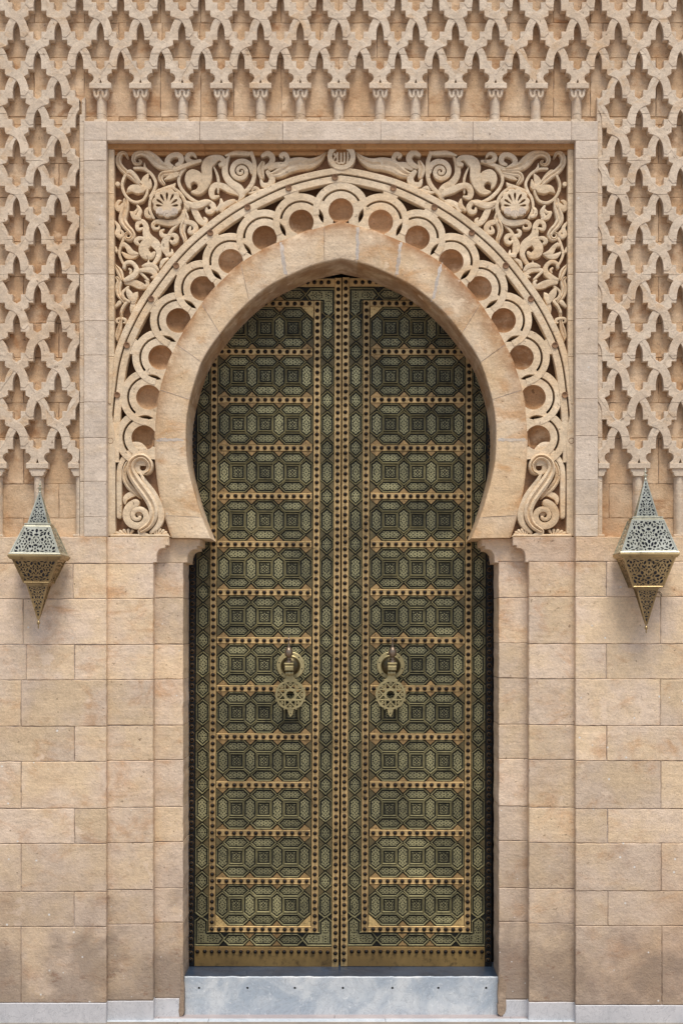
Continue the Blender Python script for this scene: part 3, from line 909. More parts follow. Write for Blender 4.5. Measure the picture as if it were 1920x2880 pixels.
def lobe(i):
    c = centre(i)
    sides = []
    ns = []
    for k in (i - 1, i):
        if -NL <= k < NL: m, n, h = normal_mid(k)
        else:
            # free end: mirror the one boundary there is
            m2, n2, h2 = normal_mid(i - 1 if k == i else i)
            q = c[0] - (m2[0] - c[0]), c[1] - (m2[1] - c[1])
            m, n, h = q, n2, h2
        ns.append((m, n, h))
    cn = (ns[0][1][0] + ns[1][1][0], ns[0][1][1] + ns[1][1][1]); l = sqrt(cn[0]**2 + cn[1]**2); cn = (cn[0] / l, cn[1] / l)
    path = []
    for q, (m, n, h) in enumerate(ns):
        td = (c[0] - m[0], c[1] - m[1]); l = sqrt(td[0]**2 + td[1]**2); td = (td[0] / l, td[1] / l)     # towards this lobe
        P = lambda s, w: (m[0] + n[0] * s + td[0] * w, m[1] + n[1] * s + td[1] * w)
        side = [P(-66, 0), P(-20, 0)]
        side += [P(-20 + 42 * k / 6, 6.6 * sin(pi * k / 6)) for k in range(1, 6)]
        side += [P(22, 0)]
        s0 = sqrt(max(1, 80**2 - h * h))
        side += [P(s0 - 1, 0)]
        a0 = atan2(P(s0, 0)[1] - c[1], P(s0, 0)[0] - c[0]); a1 = atan2(cn[1], cn[0])
        da = (a1 - a0 + pi) % (2 * pi) - pi
        keep = 0.26 * (1 if da > 0 else -1)
        for k in range(1, 8):
            a = a0 + (da - keep) * k / 7
            side.append((c[0] + 80 * cos(a), c[1] + 80 * sin(a)))
        a = a0 + da - keep
        side.append((c[0] + 88 * cos(a), c[1] + 88 * sin(a)))
        sides.append(side)
    path = sides[0] + sides[1][::-1]
    nfl = []
    for k in range(len(path)):
        nfl.append(True)
    L0 = len(sides[0])
    nfl[0] = nfl[7] = nfl[L0 - 1] = False
    nfl[len(path) - 1] = False; nfl[len(path) - 2] = False; nfl[len(path) - 9] = False
    an = atan2(cn[1], cn[0])
    hole = [(c[0] + 35 * cos(an + R(-142 + 284 * k / 26)), c[1] + 35 * sin(an + R(-142 + 284 * k / 26))) for k in range(27)]
    tn = (-cn[1], cn[0])
    hole += [(c[0] - cn[0] * q + tn[0] * w * 23, c[1] - cn[1] * q + tn[1] * w * 23) for q, w in ((40, 1), (64, 1), (64, -1), (40, -1))]
    g0, g1 = an - R(62), an + R(62)
    groove = [(c[0] + 54.5 * cos(g0 + (g1 - g0) * k / 12), c[1] + 54.5 * sin(g0 + (g1 - g0) * k / 12)) for k in range(13)] + \
             [(c[0] + 61 * cos(g1 + (g0 - g1) * k / 12), c[1] + 61 * sin(g1 + (g0 - g1) * k / 12)) for k in range(13)]
    bm = bmesh.new()
    plate(bm, path, SP + random.uniform(-.001, .001), LG, SP, holes=[hole, groove], bev=0.0025, flags=nfl)
    # interlacing: the outer ring passes over its neighbour
    b0 = an - R(100) if i >= 0 else an + R(100)
    b1 = an - R(38) if i >= 0 else an + R(38)
    ribbon(bm, [(c[0] + 70.5 * cos(b0 + (b1 - b0) * k / 5), c[1] + 70.5 * sin(b0 + (b1 - b0) * k / 5), 18) for k in range(6)], SP + 0.001, 0.004, SP,
           prof=[(-1, 0), (-0.95, 1), (0.95, 1), (1, 0)], per=3, cap=False)
    o = obj('scallop', bm, M['spandrel'], t_lobe)
    bm = bmesh.new()
    x, z = W(c[0], c[1], SP); rr = 35.5 / S
    disc_y(bm, [(rr, SP + 0.004), (rr * 0.97, SP + 0.034), (rr * 0.86, SP + 0.056), (rr * 0.62, SP + 0.070), (rr * 0.3, SP + 0.075), (rr * 0.05, SP + 0.076)], x, z, seg=24)
    plate(bm, [(c[0] - cn[0] * q + tn[0] * w * 24, c[1] - cn[1] * q + tn[1] * w * 24) for q, w in ((22, 1), (68, 1), (68, -1), (22, -1))], SP + 0.040, SP + 0.07, SP)
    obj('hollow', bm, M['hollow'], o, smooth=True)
for i in range(-NL, NL + 1): lobe(i)
for i in range(-NL - 0, NL + 1):
    c = centre(i)
    # boss where the scallop meets the rim
    best = min(((u if i >= 0 else MU(u), v) for u, v in rim_off(26)), key=lambda p: (p[0] - c[0])**2 + (p[1] - c[1])**2)
    if abs(i) == NL: best = (312 if i > 0 else MU(312), 1240)
    x, z = W(best[0], best[1], SP)
    bm = bmesh.new()
    r = 9.0 / S
    disc_y(bm, [(r, SB - 0.01), (r, SP - 0.009), (r * 0.88, SP - 0.011), (r * 0.6, SP - 0.007), (r * 0.05, SP - 0.004)], x, z, seg=14)
    obj('boss', bm, M['spandrel_back'], t_lobe, smooth=True)

# medallion with the carved word at the crown
c = (960, 441)
bm = bmesh.new()
ring = [(c[0] + 39.5 * cos(2 * pi * k / 36), c[1] + 39 * sin(2 * pi * k / 36)) for k in range(36)]
hole = [(c[0] - 0.5 + 25.5 * cos(2 * pi * k / 30), c[1] + 1 + 24.5 * sin(2 * pi * k / 30)) for k in range(30)]
plate(bm, ring, SP - 0.014, SB, SP, holes=[hole], bev=0.003)
med = obj('medallion', bm, M['spandrel'], t_lobe)
bm = bmesh.new()
x, z = W(c[0], c[1], SP)
disc_y(bm, [(26 / S, SP + 0.016), (0.0005, SP + 0.016)], x, z, seg=24)
obj('medallion_ground', bm, M['moulding'], med)
Z9 = lambda pts, w: [(880 + a / 9.8, 390 + b_ / 9.8, w) for a, b_ in pts]
bm = bmesh.new()
ribbon(bm, Z9([(955, 390), (962, 470), (960, 560), (945, 640), (938, 680)], 5.6), SP + 0.016, 0.022, SP, per=3)
ribbon(bm, Z9([(862, 400), (865, 500), (866, 600), (850, 665), (810, 685), (775, 650)], 5.6), SP + 0.016, 0.022, SP, per=3)
ribbon(bm, Z9([(772, 410), (772, 500), (772, 600), (765, 660), (725, 690), (675, 655), (668, 590)], 5.6), SP + 0.016, 0.0215, SP, per=3)
ribbon(bm, Z9([(672, 400), (672, 500), (672, 600)], 5.4), SP + 0.016, 0.0225, SP, per=3)
ribbon(bm, Z9([(676, 440), (620, 500), (568, 575), (575, 640), (630, 640), (690, 600)], 5.2), SP + 0.016, 0.021, SP, per=3)
ribbon(bm, Z9([(592, 430), (600, 445)], 7.5), SP + 0.016, 0.020, SP, per=3)
obj('carved_word', bm, M['spandrel'], med, smooth=True)

# ochre moulding just inside the frame
for fs in 'LR':
    f = (lambda u: u) if fs == 'L' else MU
    for a, b_ in zip([303, 575, 890], [575, 890, 958.5]):
        bm = bmesh.new(); plate(bm, [(f(a), 403), (f(b_), 403), (f(b_), 419), (f(a), 419)], 0.060, SB, 0.06, bev=0.004)
        obj('top_moulding', bm, M['moulding'], t_span[fs])
        bm = bmesh.new(); plate(bm, [(f(a), 419), (f(b_), 419), (f(b_), 431), (f(a), 431)], 0.098, SB, 0.06, bev=0.004)
        obj('top_fillet', bm, M['moulding'], t_span[fs])
    for v0, v1 in zip([419, 545, 772, 902, 1003], [545, 772, 902, 1003, 1135]):
        u1 = 321 if v0 < 1000 else 312
        bm = bmesh.new(); plate(bm, [(f(305), v0 + .5), (f(321), v0 + .5), (f(u1), v1), (f(305), v1)], 0.062, SB, 0.06, bev=0.004)
        obj('side_moulding', bm, M['spandrel'], t_span[fs])

# ------------------------------------------------------------------ leafy scrollwork of the spandrels (traced as centre line + width, crop coordinates)
TA = lambda p: [(300 + x / 4.9, 400 + y / 4.9, w / 4.9) for x, y, w in p]
TB = lambda p: [(560 + x / 3.92, 400 + y / 3.92, w / 3.92) for x, y, w in p]
TC = lambda p: [(300 + x / 4.9, 860 + y / 4.9, w / 4.9) for x, y, w in p]
LEAVES = [  # name, points, vein
 ('carved_leaf', TA([(285,190,30),(255,140,45),(200,140,60),(160,210,75),(175,300,85),(250,390,90),(350,460,88),(430,530,85),(500,600,60)]), 1),
 ('vine_ring', TA([(250,450,45),(212,560,48),(225,670,50),(290,770,50),(390,825,50),(490,800,50),(540,730,48),(560,660,40)]), 0),
 ('vine_ring', TA([(380,350,40),(500,355,45),(600,415,48),(660,500,48),(678,580,48),(640,680,46),(600,745,44)]), 0),
 ('carved_leaf', TA([(540,370,45),(515,320,30),(512,270,8)]), 0),
 ('petal', TA([(275,680,16),(340,625,100),(430,635,125),(490,650,70)]), 0),
 ('petal', TA([(520,620,70),(525,520,100),(570,430,16)]), 0),
 ('petal', TA([(535,620,70),(585,600,80),(600,510,20)]), 0),
 ('flower_centre', TA([(500,615,95),(505,620,95)]), 0),
 ('petal', TA([(285,405,40),(330,385,45),(400,460,60),(450,540,50)]), 0),
 ('carved_leaf', TA([(435,235,22),(462,255,34),(435,290,40),(388,285,50),(358,230,60),(385,165,75),(470,135,85),(570,160,120),(660,240,150),(740,310,130),(840,345,90),(930,355,60)]), 1),
 ('carved_leaf', TA([(955,300,45),(1010,270,70),(1015,200,80),(960,160,75),(880,180,70),(830,235,75),(840,300,80),(920,350,70)]), 0),
 ('carved_leaf', TA([(970,400,90),(850,420,95),(765,435,85),(738,500,75),(785,565,45)]), 1),
 ('carved_leaf', TA([(960,430,70),(870,470,60),(795,500,18)]), 0),
 ('carved_leaf', TA([(938,545,10),(900,590,60),(800,615,45),(690,660,45)]), 0),
 ('vine_ring', TA([(720,640,40),(625,715,45),(588,820,46),(592,930,46),(640,1030,46)]), 0),
 ('vine_ring', TA([(900,615,45),(1000,690,50),(1060,780,55),(1085,880,60),(1055,990,75),(985,1080,95),(880,1110,100),(760,1100,90),(680,1090,70),(632,1130,62),(645,1180,54),(705,1185,44),(720,1150,24)]), 0),
 ('vine_stem', TA([(940,380,70),(1060,330,70),(1180,285,60),(1290,255,55)]), 0),
 ('vine_ring', TA([(1080,345,55),(1012,430,55),(996,530,52),(1040,635,55),(1120,725,60),(1210,790,55),(1300,812,18)]), 0),
 ('carved_leaf', TA([(1290,250,40),(1170,255,65),(1110,210,72),(1130,155,62),(1190,145,48),(1225,185,34)]), 0),
 ('vine_stem', TA([(1470,330,20),(1510,420,42),(1535,520,46),(1530,690,30)]), 0),
 ('carved_leaf', TA([(1090,815,50),(1200,860,95),(1320,840,80),(1420,805,30)]), 0),
 ('vine_curl', TA([(1330,850,55),(1420,820,60),(1470,890,72),(1440,955,66),(1385,950,50),(1375,900,26)]), 0),
 ('carved_leaf', TA([(1190,880,80),(1230,970,95),(1280,1060,92),(1340,1105,80),(1372,1060,50),(1345,1030,26)]), 0),
 ('carved_leaf', TA([(1090,840,40),(1125,890,55),(1125,920,16)]), 0),
 ('carved_leaf', TA([(1060,950,70),(1085,1050,90),(1045,1140,90),(1035,1230,80),(1070,1330,60),(1060,1410,20)]), 1),
 ('vine_curl', TA([(1085,1085,60),(1180,1110,75),(1225,1170,75),(1195,1230,64),(1135,1225,56),(1150,1160,30)]), 0),
 ('vine_stem', TA([(985,1120,16),(900,1190,45),(850,1270,60)]), 0),
 ('carved_leaf', TA([(880,1260,50),(815,1350,95),(805,1450,110),(840,1540,60)]), 0),
 ('vine_curl', TA([(830,1550,60),(895,1535,52),(895,1475,18)]), 0),
 ('vine_curl', TA([(840,1280,50),(770,1270,62),(752,1220,48),(790,1190,24)]), 0),
 ('vine_curl', TA([(880,1265,50),(945,1280,66),(955,1340,70),(910,1375,60),(870,1345,28)]), 0),
 ('vine_curl', TA([(230,850,80),(160,905,85),(130,850,60),(160,800,46),(190,790,22)]), 0),
 ('carved_leaf', TA([(260,790,90),(255,880,100),(225,980,125),(215,1060,120),(260,1140,105),(325,1210,95),(355,1270,80),(320,1320,66),(262,1310,56),(252,1255,48),(295,1225,26)]), 1),
 ('carved_leaf', TA([(418,860,30),(455,940,62),(435,1010,64),(465,1065,30)]), 0),
 ('carved_leaf', TA([(325,950,24),(385,960,50),(425,900,20)]), 0),
 ('carved_leaf', TA([(330,970,30),(375,1025,72),(455,1060,36)]), 0),
 ('vine_curl', TA([(585,890,26),(548,935,54),(552,1000,62),(605,1025,44)]), 0),
 ('vine_scroll', TA([(495,1175,30),(430,1190,52),(425,1115,58),(490,1080,64),(540,1140,76),(545,1240,100),(590,1330,135),(680,1400,125),(722,1500,80),(702,1590,66),(635,1690,50)]), 0),
 ('carved_leaf', TA([(560,1370,140),(510,1450,140),(530,1530,140),(610,1560,100),(655,1520,46)]), 0),
 ('carved_leaf', TA([(110,1090,30),(158,1170,62),(140,1260,74),(185,1300,60)]), 0),
 ('vine_curl', TA([(190,1205,30),(215,1255,50),(175,1310,48)]), 0),
 ('vine_stem', TA([(235,1315,40),(192,1430,42),(172,1530,42),(200,1620,42),(245,1700,34)]), 0),
 ('carved_leaf', TA([(225,1420,44),(240,1395,46),(290,1440,64),(340,1510,80),(430,1530,26)]), 0),
 ('carved_leaf', TA([(205,1510,24),(270,1560,72),(350,1570,60),(425,1540,20)]), 0),
 ('vine_curl', TA([(118,1440,24),(132,1500,42)]), 0),
 ('vine_curl', TA([(530,1320,40),(440,1315,56),(400,1360,62),(440,1400,36)]), 0),
 ('vine_ring', TA([(245,1720,50),(262,1660,56),(340,1640,62),(408,1705,72),(408,1790,92),(340,1850,96),(255,1890,60)]), 0),
 ('vine_curl', TA([(310,1730,30),(335,1755,34),(320,1790,26)]), 0),
 ('carved_leaf', TA([(108,1670,20),(168,1770,92),(205,1870,50)]), 1),
 ('carved_leaf', TA([(140,1860,50),(172,1910,84),(155,2000,86),(170,2100,74),(240,2190,50)]), 1),
 ('carved_leaf', TA([(255,1930,50),(360,1930,92),(450,1965,100),(535,1985,62),(562,1930,48),(530,1900,24)]), 0),
 ('vine_ring', TA([(290,1985,34),(214,2060,44),(232,2140,46),(305,2185,40)]), 0),
 ('petal', TA([(270,1990,14),(305,2080,95),(355,2160,90)]), 0),
 ('petal', TA([(425,2065,20),(395,2110,86),(370,2190,76)]), 0),
 ('vine_stem', TA([(570,1885,40),(505,1820,42),(445,1765,40)]), 0),
 ('carved_leaf', TA([(450,1755,46),(560,1745,76),(640,1765,88),(675,1830,66),(618,1850,26)]), 0),
 ('carved_leaf', TA([(500,1705,36),(580,1685,70),(660,1705,62),(705,1760,40)]), 0),
 ('carved_leaf', TA([(575,1680,46),(582,1600,8)]), 0),
 ('carved_leaf', TA([(735,1725,30),(768,1645,60),(840,1600,30)]), 0),
 ('vine_stem', TA([(290,2190,50),(232,2260,46),(200,2340,40)]), 0),
 ('carved_leaf', TA([(370,2190,70),(350,2280,70),(335,2340,24)]), 0),
 ('carved_leaf', TA([(120,2265,30),(180,2205,64)]), 0),
 ('berry', TA([(140,560,70),(146,564,70)]), 0),
 ('vine_stem', TC([(240,0,44),(200,80,46),(200,150,46),(190,240,62),(166,340,92),(145,430,66),(150,490,14)]), 1),
 ('vine_curl', TC([(190,165,34),(142,180,36),(138,220,32),(165,228,18)]), 0),
 ('vine_curl', TC([(200,165,34),(256,180,40),(262,220,34),(235,224,18)]), 0),
 ('snail_scroll', [(560 + (462 + r * cos(a)) / 3.92, 400 + (318 + r * sin(a)) / 3.92, w / 3.92) for r, a, w in
    [(14 + 118 * k / 22 * (0.55 + 0.45 * k / 22), -0.3 + 4.1 * pi * k / 22, 26 + 40 * k / 22) for k in range(23)]], 0),
 ('carved_leaf', TB([(325,150,20),(285,240,60),(285,350,70),(345,440,80),(430,500,90),(470,570,70),(430,640,14)]), 0),
 ('vine_ring', TB([(575,110,50),(610,230,54),(605,380,56),(565,480,60),(490,560,50),(440,625,14)]), 0),
 ('carved_leaf', TB([(585,85,10),(560,112,44),(480,110,56),(390,108,50),(290,135,20)]), 0),
 ('vine_curl', TB([(695,140,40),(755,110,66),(808,160,66),(785,230,66),(725,270,50)]), 0),
 ('carved_leaf', TB([(700,215,50),(675,290,84),(690,370,60)]), 1),
 ('vine_curl', TB([(750,320,50),(800,390,72),(770,460,74),(700,460,58),(675,405,26)]), 0),
 ('vine_curl', TB([(780,280,50),(850,245,70),(950,235,64),(978,170,52),(945,118,50),(900,140,40),(925,160,24)]), 0),
 ('carved_leaf', TB([(790,350,50),(880,325,110),(980,255,150),(1100,225,150),(1220,225,120),(1330,170,70),(1400,95,8)]), 1),
 ('carved_leaf', TB([(1110,250,30),(1130,195,36),(1220,190,40),(1320,165,16)]), 0),
 ('carved_leaf', TB([(210,590,24),(150,600,60),(130,540,72),(165,475,72),(240,475,72),(330,515,84),(420,550,70),(450,600,18)]), 0),
 ('petal', TB([(190,745,40),(240,690,62),(235,625,24)]), 0),
 ('petal', TB([(250,740,50),(290,680,66),(380,640,50),(410,650,20)]), 0),
 ('petal', TB([(330,700,30),(380,670,50),(410,640,20)]), 0),
 ('vine_curl', TB([(-10,660,40),(80,645,56),(150,690,62),(140,745,56),(85,755,46),(75,712,24)]), 0),
 ('vine_curl', TB([(540,545,20),(590,545,36),(650,530,44),(690,510,20)]), 0),
 ('vine_curl', TB([(580,520,20),(610,490,40),(650,505,34)]), 0),
]
BIGLEAF = [(1075,520),(1098,415),(1175,365),(1268,392),(1308,425),(1300,340),(1330,245),(1400,185),(1500,165),(1590,178),(1640,230),(1642,300),(1600,335),(1545,325),(1540,285),(1575,265),(1540,245),(1490,300),(1450,350),(1450,480),(1405,610),(1320,700),(1240,722),(1160,690),(1180,662),(1235,640),(1255,590),(1205,540),(1160,575),(1160,640),(1110,612)]
for fs in 'LR':
    f = (lambda u: u) if fs == 'L' else MU
    rr = random.Random(3 if fs == 'L' else 11)
    for q, (nm, pts, vein) in enumerate(LEAVES):
        bm = bmesh.new()
        du, dv, kw = rr.uniform(-1.4, 1.4), rr.uniform(-1.4, 1.4), rr.uniform(0.93, 1.04) * (0.84 if nm in ('vine_ring', 'vine_stem') else 1.0)
        ribbon(bm, [(f(u + du), v + dv, w * kw) for u, v, w in pts], SB + 0.002, 0.047 + rr.uniform(-0.004, 0.006), SP, prof=VEIN if vein else PROF, per=4)
        obj(nm, bm, M['spandrel'], t_span[fs], smooth=True)
    bm = bmesh.new()
    plate(bm, [(f(300 + x / 4.9), 400 + y / 4.9) for x, y in catmull(BIGLEAF, 3, closed=True)], SP + 0.004, SB, SP, bev=0.005)
    obj('carved_leaf', bm, M['spandrel'], t_span[fs])
    # scallop shell roundel
    cu, cv = f(470.4), 572
    bm = bmesh.new()
    outl = []
    for k in range(72):
        a = 2 * pi * k / 72
        outl.append((cu + (37.5 + 4.5 * abs(cos(a * 5.5 + pi/4))) * cos(a), cv + (37.5 + 4.5 * abs(cos(a * 5.5 + pi/4))) * sin(a)))
    slots = []
    for k in range(7):
        a = R(-90 + (k - 3) * 27.5); l0, l1 = 10, 34 if abs(k - 3) < 3 else 30
        ox, oy = cu, cv + 10
        pts = []
        for q in range(14):
            b_ = 2 * pi * q / 14
            l = (l0 + l1) / 2 + (l1 - l0) / 2 * cos(b_) + (6 if abs(k - 3) < 2 else 2)
            w = 5.2 * sin(b_) * (0.62 + 0.38 * cos(b_))
            pts.append((ox + cos(a) * l - sin(a) * w, oy + sin(a) * l + cos(a) * w))
        slots.append(pts)
    plate(bm, outl, SP - 0.010, SB + 0.01, SP, holes=slots, bev=0.004)
    sh = obj('shell', bm, M['spandrel'], t_span[fs])
    bm = bmesh.new()
    x, z = W(cu, cv, SP); disc_y(bm, [(47 / S, SP + 0.036), (0.0005, SP + 0.036)], x, z, seg=28)
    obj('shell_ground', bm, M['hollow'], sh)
    for s in (-1, 1):
        bm = bmesh.new()
        ribbon(bm, [(cu + s * 20 + s * r * cos(a), cv + 23 + r * sin(a), 4.2) for r, a in [(1.5 + 8.5 * k / 14, 4.2 * pi * k / 14) for k in range(15)]], SP - 0.004, 0.010, SP, per=2)
        obj('volute', bm, M['frame'], sh, smooth=True)
    bm = bmesh.new()
    for k in range(5):
        a = R(90 + (k - 2) * 24)
        ribbon(bm, [(cu + 5 * cos(a), cv + 18 + 5 * sin(a), 4), (cu + 20 * cos(a), cv + 18 + 18 * sin(a), 6.5)], SP - 0.004, 0.008 + 0.0004 * k, SP, per=3)
    o = obj('shell_hinge', bm, M['frame'], sh, smooth=True); o['kind'] = 'stuff'

# ------------------------------------------------------------------ scroll brackets at the springing
TE = lambda p: [(280 + x / 4.9, 1240 + y / 4.9, w / 4.9) for x, y, w in p]
def spiral(cx, cy, r0, r1, a0, turns, w0, w1, n=26, mirror=1):
    return [(cx + mirror * (r0 + (r1 - r0) * k / n) * cos(a0 + 2 * pi * turns * k / n), cy + (r0 + (r1 - r0) * k / n) * sin(a0 + 2 * pi * turns * k / n), w0 + (w1 - w0) * k / n) for k in range(n + 1)]
for fs in 'LR':
    f = (lambda u: u) if fs == 'L' else MU
    t = empty('scroll_bracket', (W(f(400), 1512)[0], SP, zof(1512, SP)), ('left' if fs == 'L' else 'right') + ' carved stone double volute at the foot of the arch, on a fan shelf', 'stone carving', 'carved scroll brackets')
    def put(name, pts, h, vein=0, y=SB, mat='spandrel'):
        bm = bmesh.new()
        ribbon(bm, [(f(u), v, w) for u, v, w in pts], y, h, SP, prof=VEIN if vein else PROF, per=4)
        return obj(name, bm, M[mat], t, smooth=True)
    bm = bmesh.new()
    plate(bm, [(f(u), v) for u, v in [(303, 1262), (455, 1252), (470, 1440), (482, 1511), (303, 1511)]], SB - 0.012, SB + 0.02, SP, bev=0.003)
    obj('bracket_ground', bm, M['spandrel_back'], t)
    bm = bmesh.new()
    plate(bm, [(f(u), v) for u, v in [(305.5, 1130), (312, 1145), (318, 1180), (323, 1215), (325, 1240), (325, 1450), (326, 1500), (305.5, 1509)]], SP - 0.0095, SB, SP, bev=0.003)
    obj('edge_bar', bm, M['spandrel'], t)
    put('curved_bar', TE([(600,120,80),(470,130,90),(370,200,80),(300,300,72),(272,420,72),(270,700,74),(272,1040,70)]), 0.052)
    put('neck', TE([(690,170,16),(560,60,80),(440,40,60)]), 0.046)
    put('outer_leaf', TE([(500,220,60),(400,290,72),(345,400,66),(350,530,78),(420,640,90),(510,720,70),(570,790,30)]), 0.050, 1)
    put('leaf_tip', TE([(520,720,50),(420,740,84),(355,790,74),(345,860,30)]), 0.044)
    put('volute_stem', TE([(640,455,40),(690,420,60),(708,360,72),(690,290,78),(620,225,84),(530,225,88),(450,290,96),(430,390,110),(470,490,135),(550,610,145),(640,730,145),(715,850,140),(750,970,132),(735,1080,120),(680,1170,105),(590,1230,90)]), 0.078, 1)
    put('outer_rib', TE([(560,440,26),(630,560,56),(720,690,76),(800,830,86),(850,980,92),(850,1080,88),(800,1180,74),(710,1265,44)]), 0.064)
    put('lower_volute', [(f_ if False else 280 + x / 4.9, 1240 + y / 4.9, w / 4.9) for x, y, w in spiral(535, 1035, 34, 178, 0.2 * pi, 1.62, 46, 116, mirror=1)], 0.076)
    put('volute_eye', TE([(545,1005,80),(550,1012,80)]), 0.05)
    bm = bmesh.new()
    vp = [(280 + (590 + 118 * cos(2 * pi * k / 24)) / 4.9, 1240 + (345 + 125 * sin(2 * pi * k / 24)) / 4.9) for k in range(24)]
    plate(bm, [(f(u), v) for u, v in vp], SB - 0.056, SB, SP, bev=0.004, holes=[[(f(280 + (600 + 46 * cos(2 * pi * k / 14)) / 4.9), 1240 + (366 + 46 * sin(2 * pi * k / 14)) / 4.9) for k in range(14)]])
    obj('upper_volute', bm, M['spandrel'], t)
    for k in range(6):
        a = R(196 + k * 20)
        put('fan_rib', TE([(400 + 20 * cos(a), 1316, 12), (380 + 170 * cos(a), 1320 + 92 * sin(a), 40)]), 0.058 + 0.0008 * k, y=SB)
        a = R(344 - k * 20)
        put('fan_rib', TE([(790 + 20 * cos(a), 1316, 12), (800 + 140 * cos(a), 1320 + 104 * sin(a), 38)]), 0.058 + 0.0008 * k, y=SB)
    put('centre_leaf', TE([(560,1200,30),(565,1250,70),(600,1290,90),(680,1305,40)]), 0.07)
    bm = bmesh.new()
    plate(bm, [(f(280 + x / 4.9), 1240 + y / 4.9) for x, y in [(150,1322),(170,1285),(260,1290),(430,1285),(620,1290),(800,1290),(940,1285),(982,1322)]], SP - 0.018, SB + 0.05, SP, bev=0.004)
    obj('shelf', bm, M['spandrel'], t)

# ------------------------------------------------------------------ double door
KD = (DC + DOOR) / DC / S
def almond(cx, cy, ang, l, w, n=8):
    pts = []
    for k in range(n):
        a = 2 * pi * k / n
        px = l / 2 * cos(a); py = w / 2 * sin(a) * (1 - 0.25 * abs(cos(a)))
        pts.append((cx + px * cos(ang) - py * sin(ang), cy + px * sin(ang) + py * cos(ang)))
    return pts
def inside_poly(p, poly, margin):
    a = area(poly); sgn = 1 if a > 0 else -1
    for i in range(len(poly)):
        x0, y0 = poly[i]; x1, y1 = poly[(i + 1) % len(poly)]
        l = sqrt((x1 - x0)**2 + (y1 - y0)**2) or 1
        if sgn * ((x1 - x0) * (p[1] - y0) - (y1 - y0) * (p[0] - x0)) / l < margin: return False
    return True
def lace(poly, l0, w0, gap, seed, four=True, first=(), tries=600, margin=0.8, smin=0.55):
    """symmetric packing of almond piercings inside a convex outline: the openings of a cut brass sheet"""
    rn = random.Random(seed); holes = []; caps = []
    def cap(cx, cy, ang, l, w):
        return [(cx + t * l / 2 * cos(ang), cy + t * l / 2 * sin(ang), w * (0.5 if t == 0 else 0.3 if abs(t) < .6 else 0.08)) for t in (-0.95, -0.5, 0, 0.5, 0.95)]
    def fits(new):
        for x, y, r in new:
            if not inside_poly((x, y), poly, margin + r): return False
        for c in caps:
            if (c[2][0] - new[2][0])**2 + (c[2][1] - new[2][1])**2 > (2.2 * l0)**2: continue
            for x, y, r in c:
                for X, Y, q in new:
                    if (x - X)**2 + (y - Y)**2 < (r + q + gap)**2: return False
        return True
    def place(cx, cy, ang, l, w):
        syms = {(round(sx * cx, 6), round(sy * cy, 6), round((ang if sx * sy > 0 else -ang) % pi, 5)) for sx in (1, -1) for sy in ((1, -1) if four else (1,))}
        syms = list(syms)
        cs = [cap(x, y, a, l, w) for x, y, a in syms]
        for i, c in enumerate(cs):
            if not fits(c): return
            for d in cs[i + 1:]:
                for x, y, r in c:
                    for X, Y, q in d:
                        if (x - X)**2 + (y - Y)**2 < (r + q + gap)**2: return
        for (x, y, a), c in zip(syms, cs):
            holes.append(almond(x, y, a, l, w)); caps.append(c)
    for h in first: place(*h)
    xs = [p[0] for p in poly]; ys = [p[1] for p in poly]
    for q in range(tries):
        k = 1 - (1 - smin) * q / tries
        x, y = rn.uniform(0, max(xs)), rn.uniform(min(ys), max(ys))
        if rn.random() < 0.25: x = 0
        if four and rn.random() < 0.2: y = 0
        ang = atan2(y, x) + rn.choice((0, 0, 0.6, -0.6, pi / 2))
        if x == 0: ang = rn.choice((0, pi / 2))
        elif four and y == 0: ang = rn.choice((0, pi / 2))
        place(x, y, ang, l0 * k * rn.uniform(0.8, 1.2), w0 * k * rn.uniform(0.85, 1.15))
    return holes

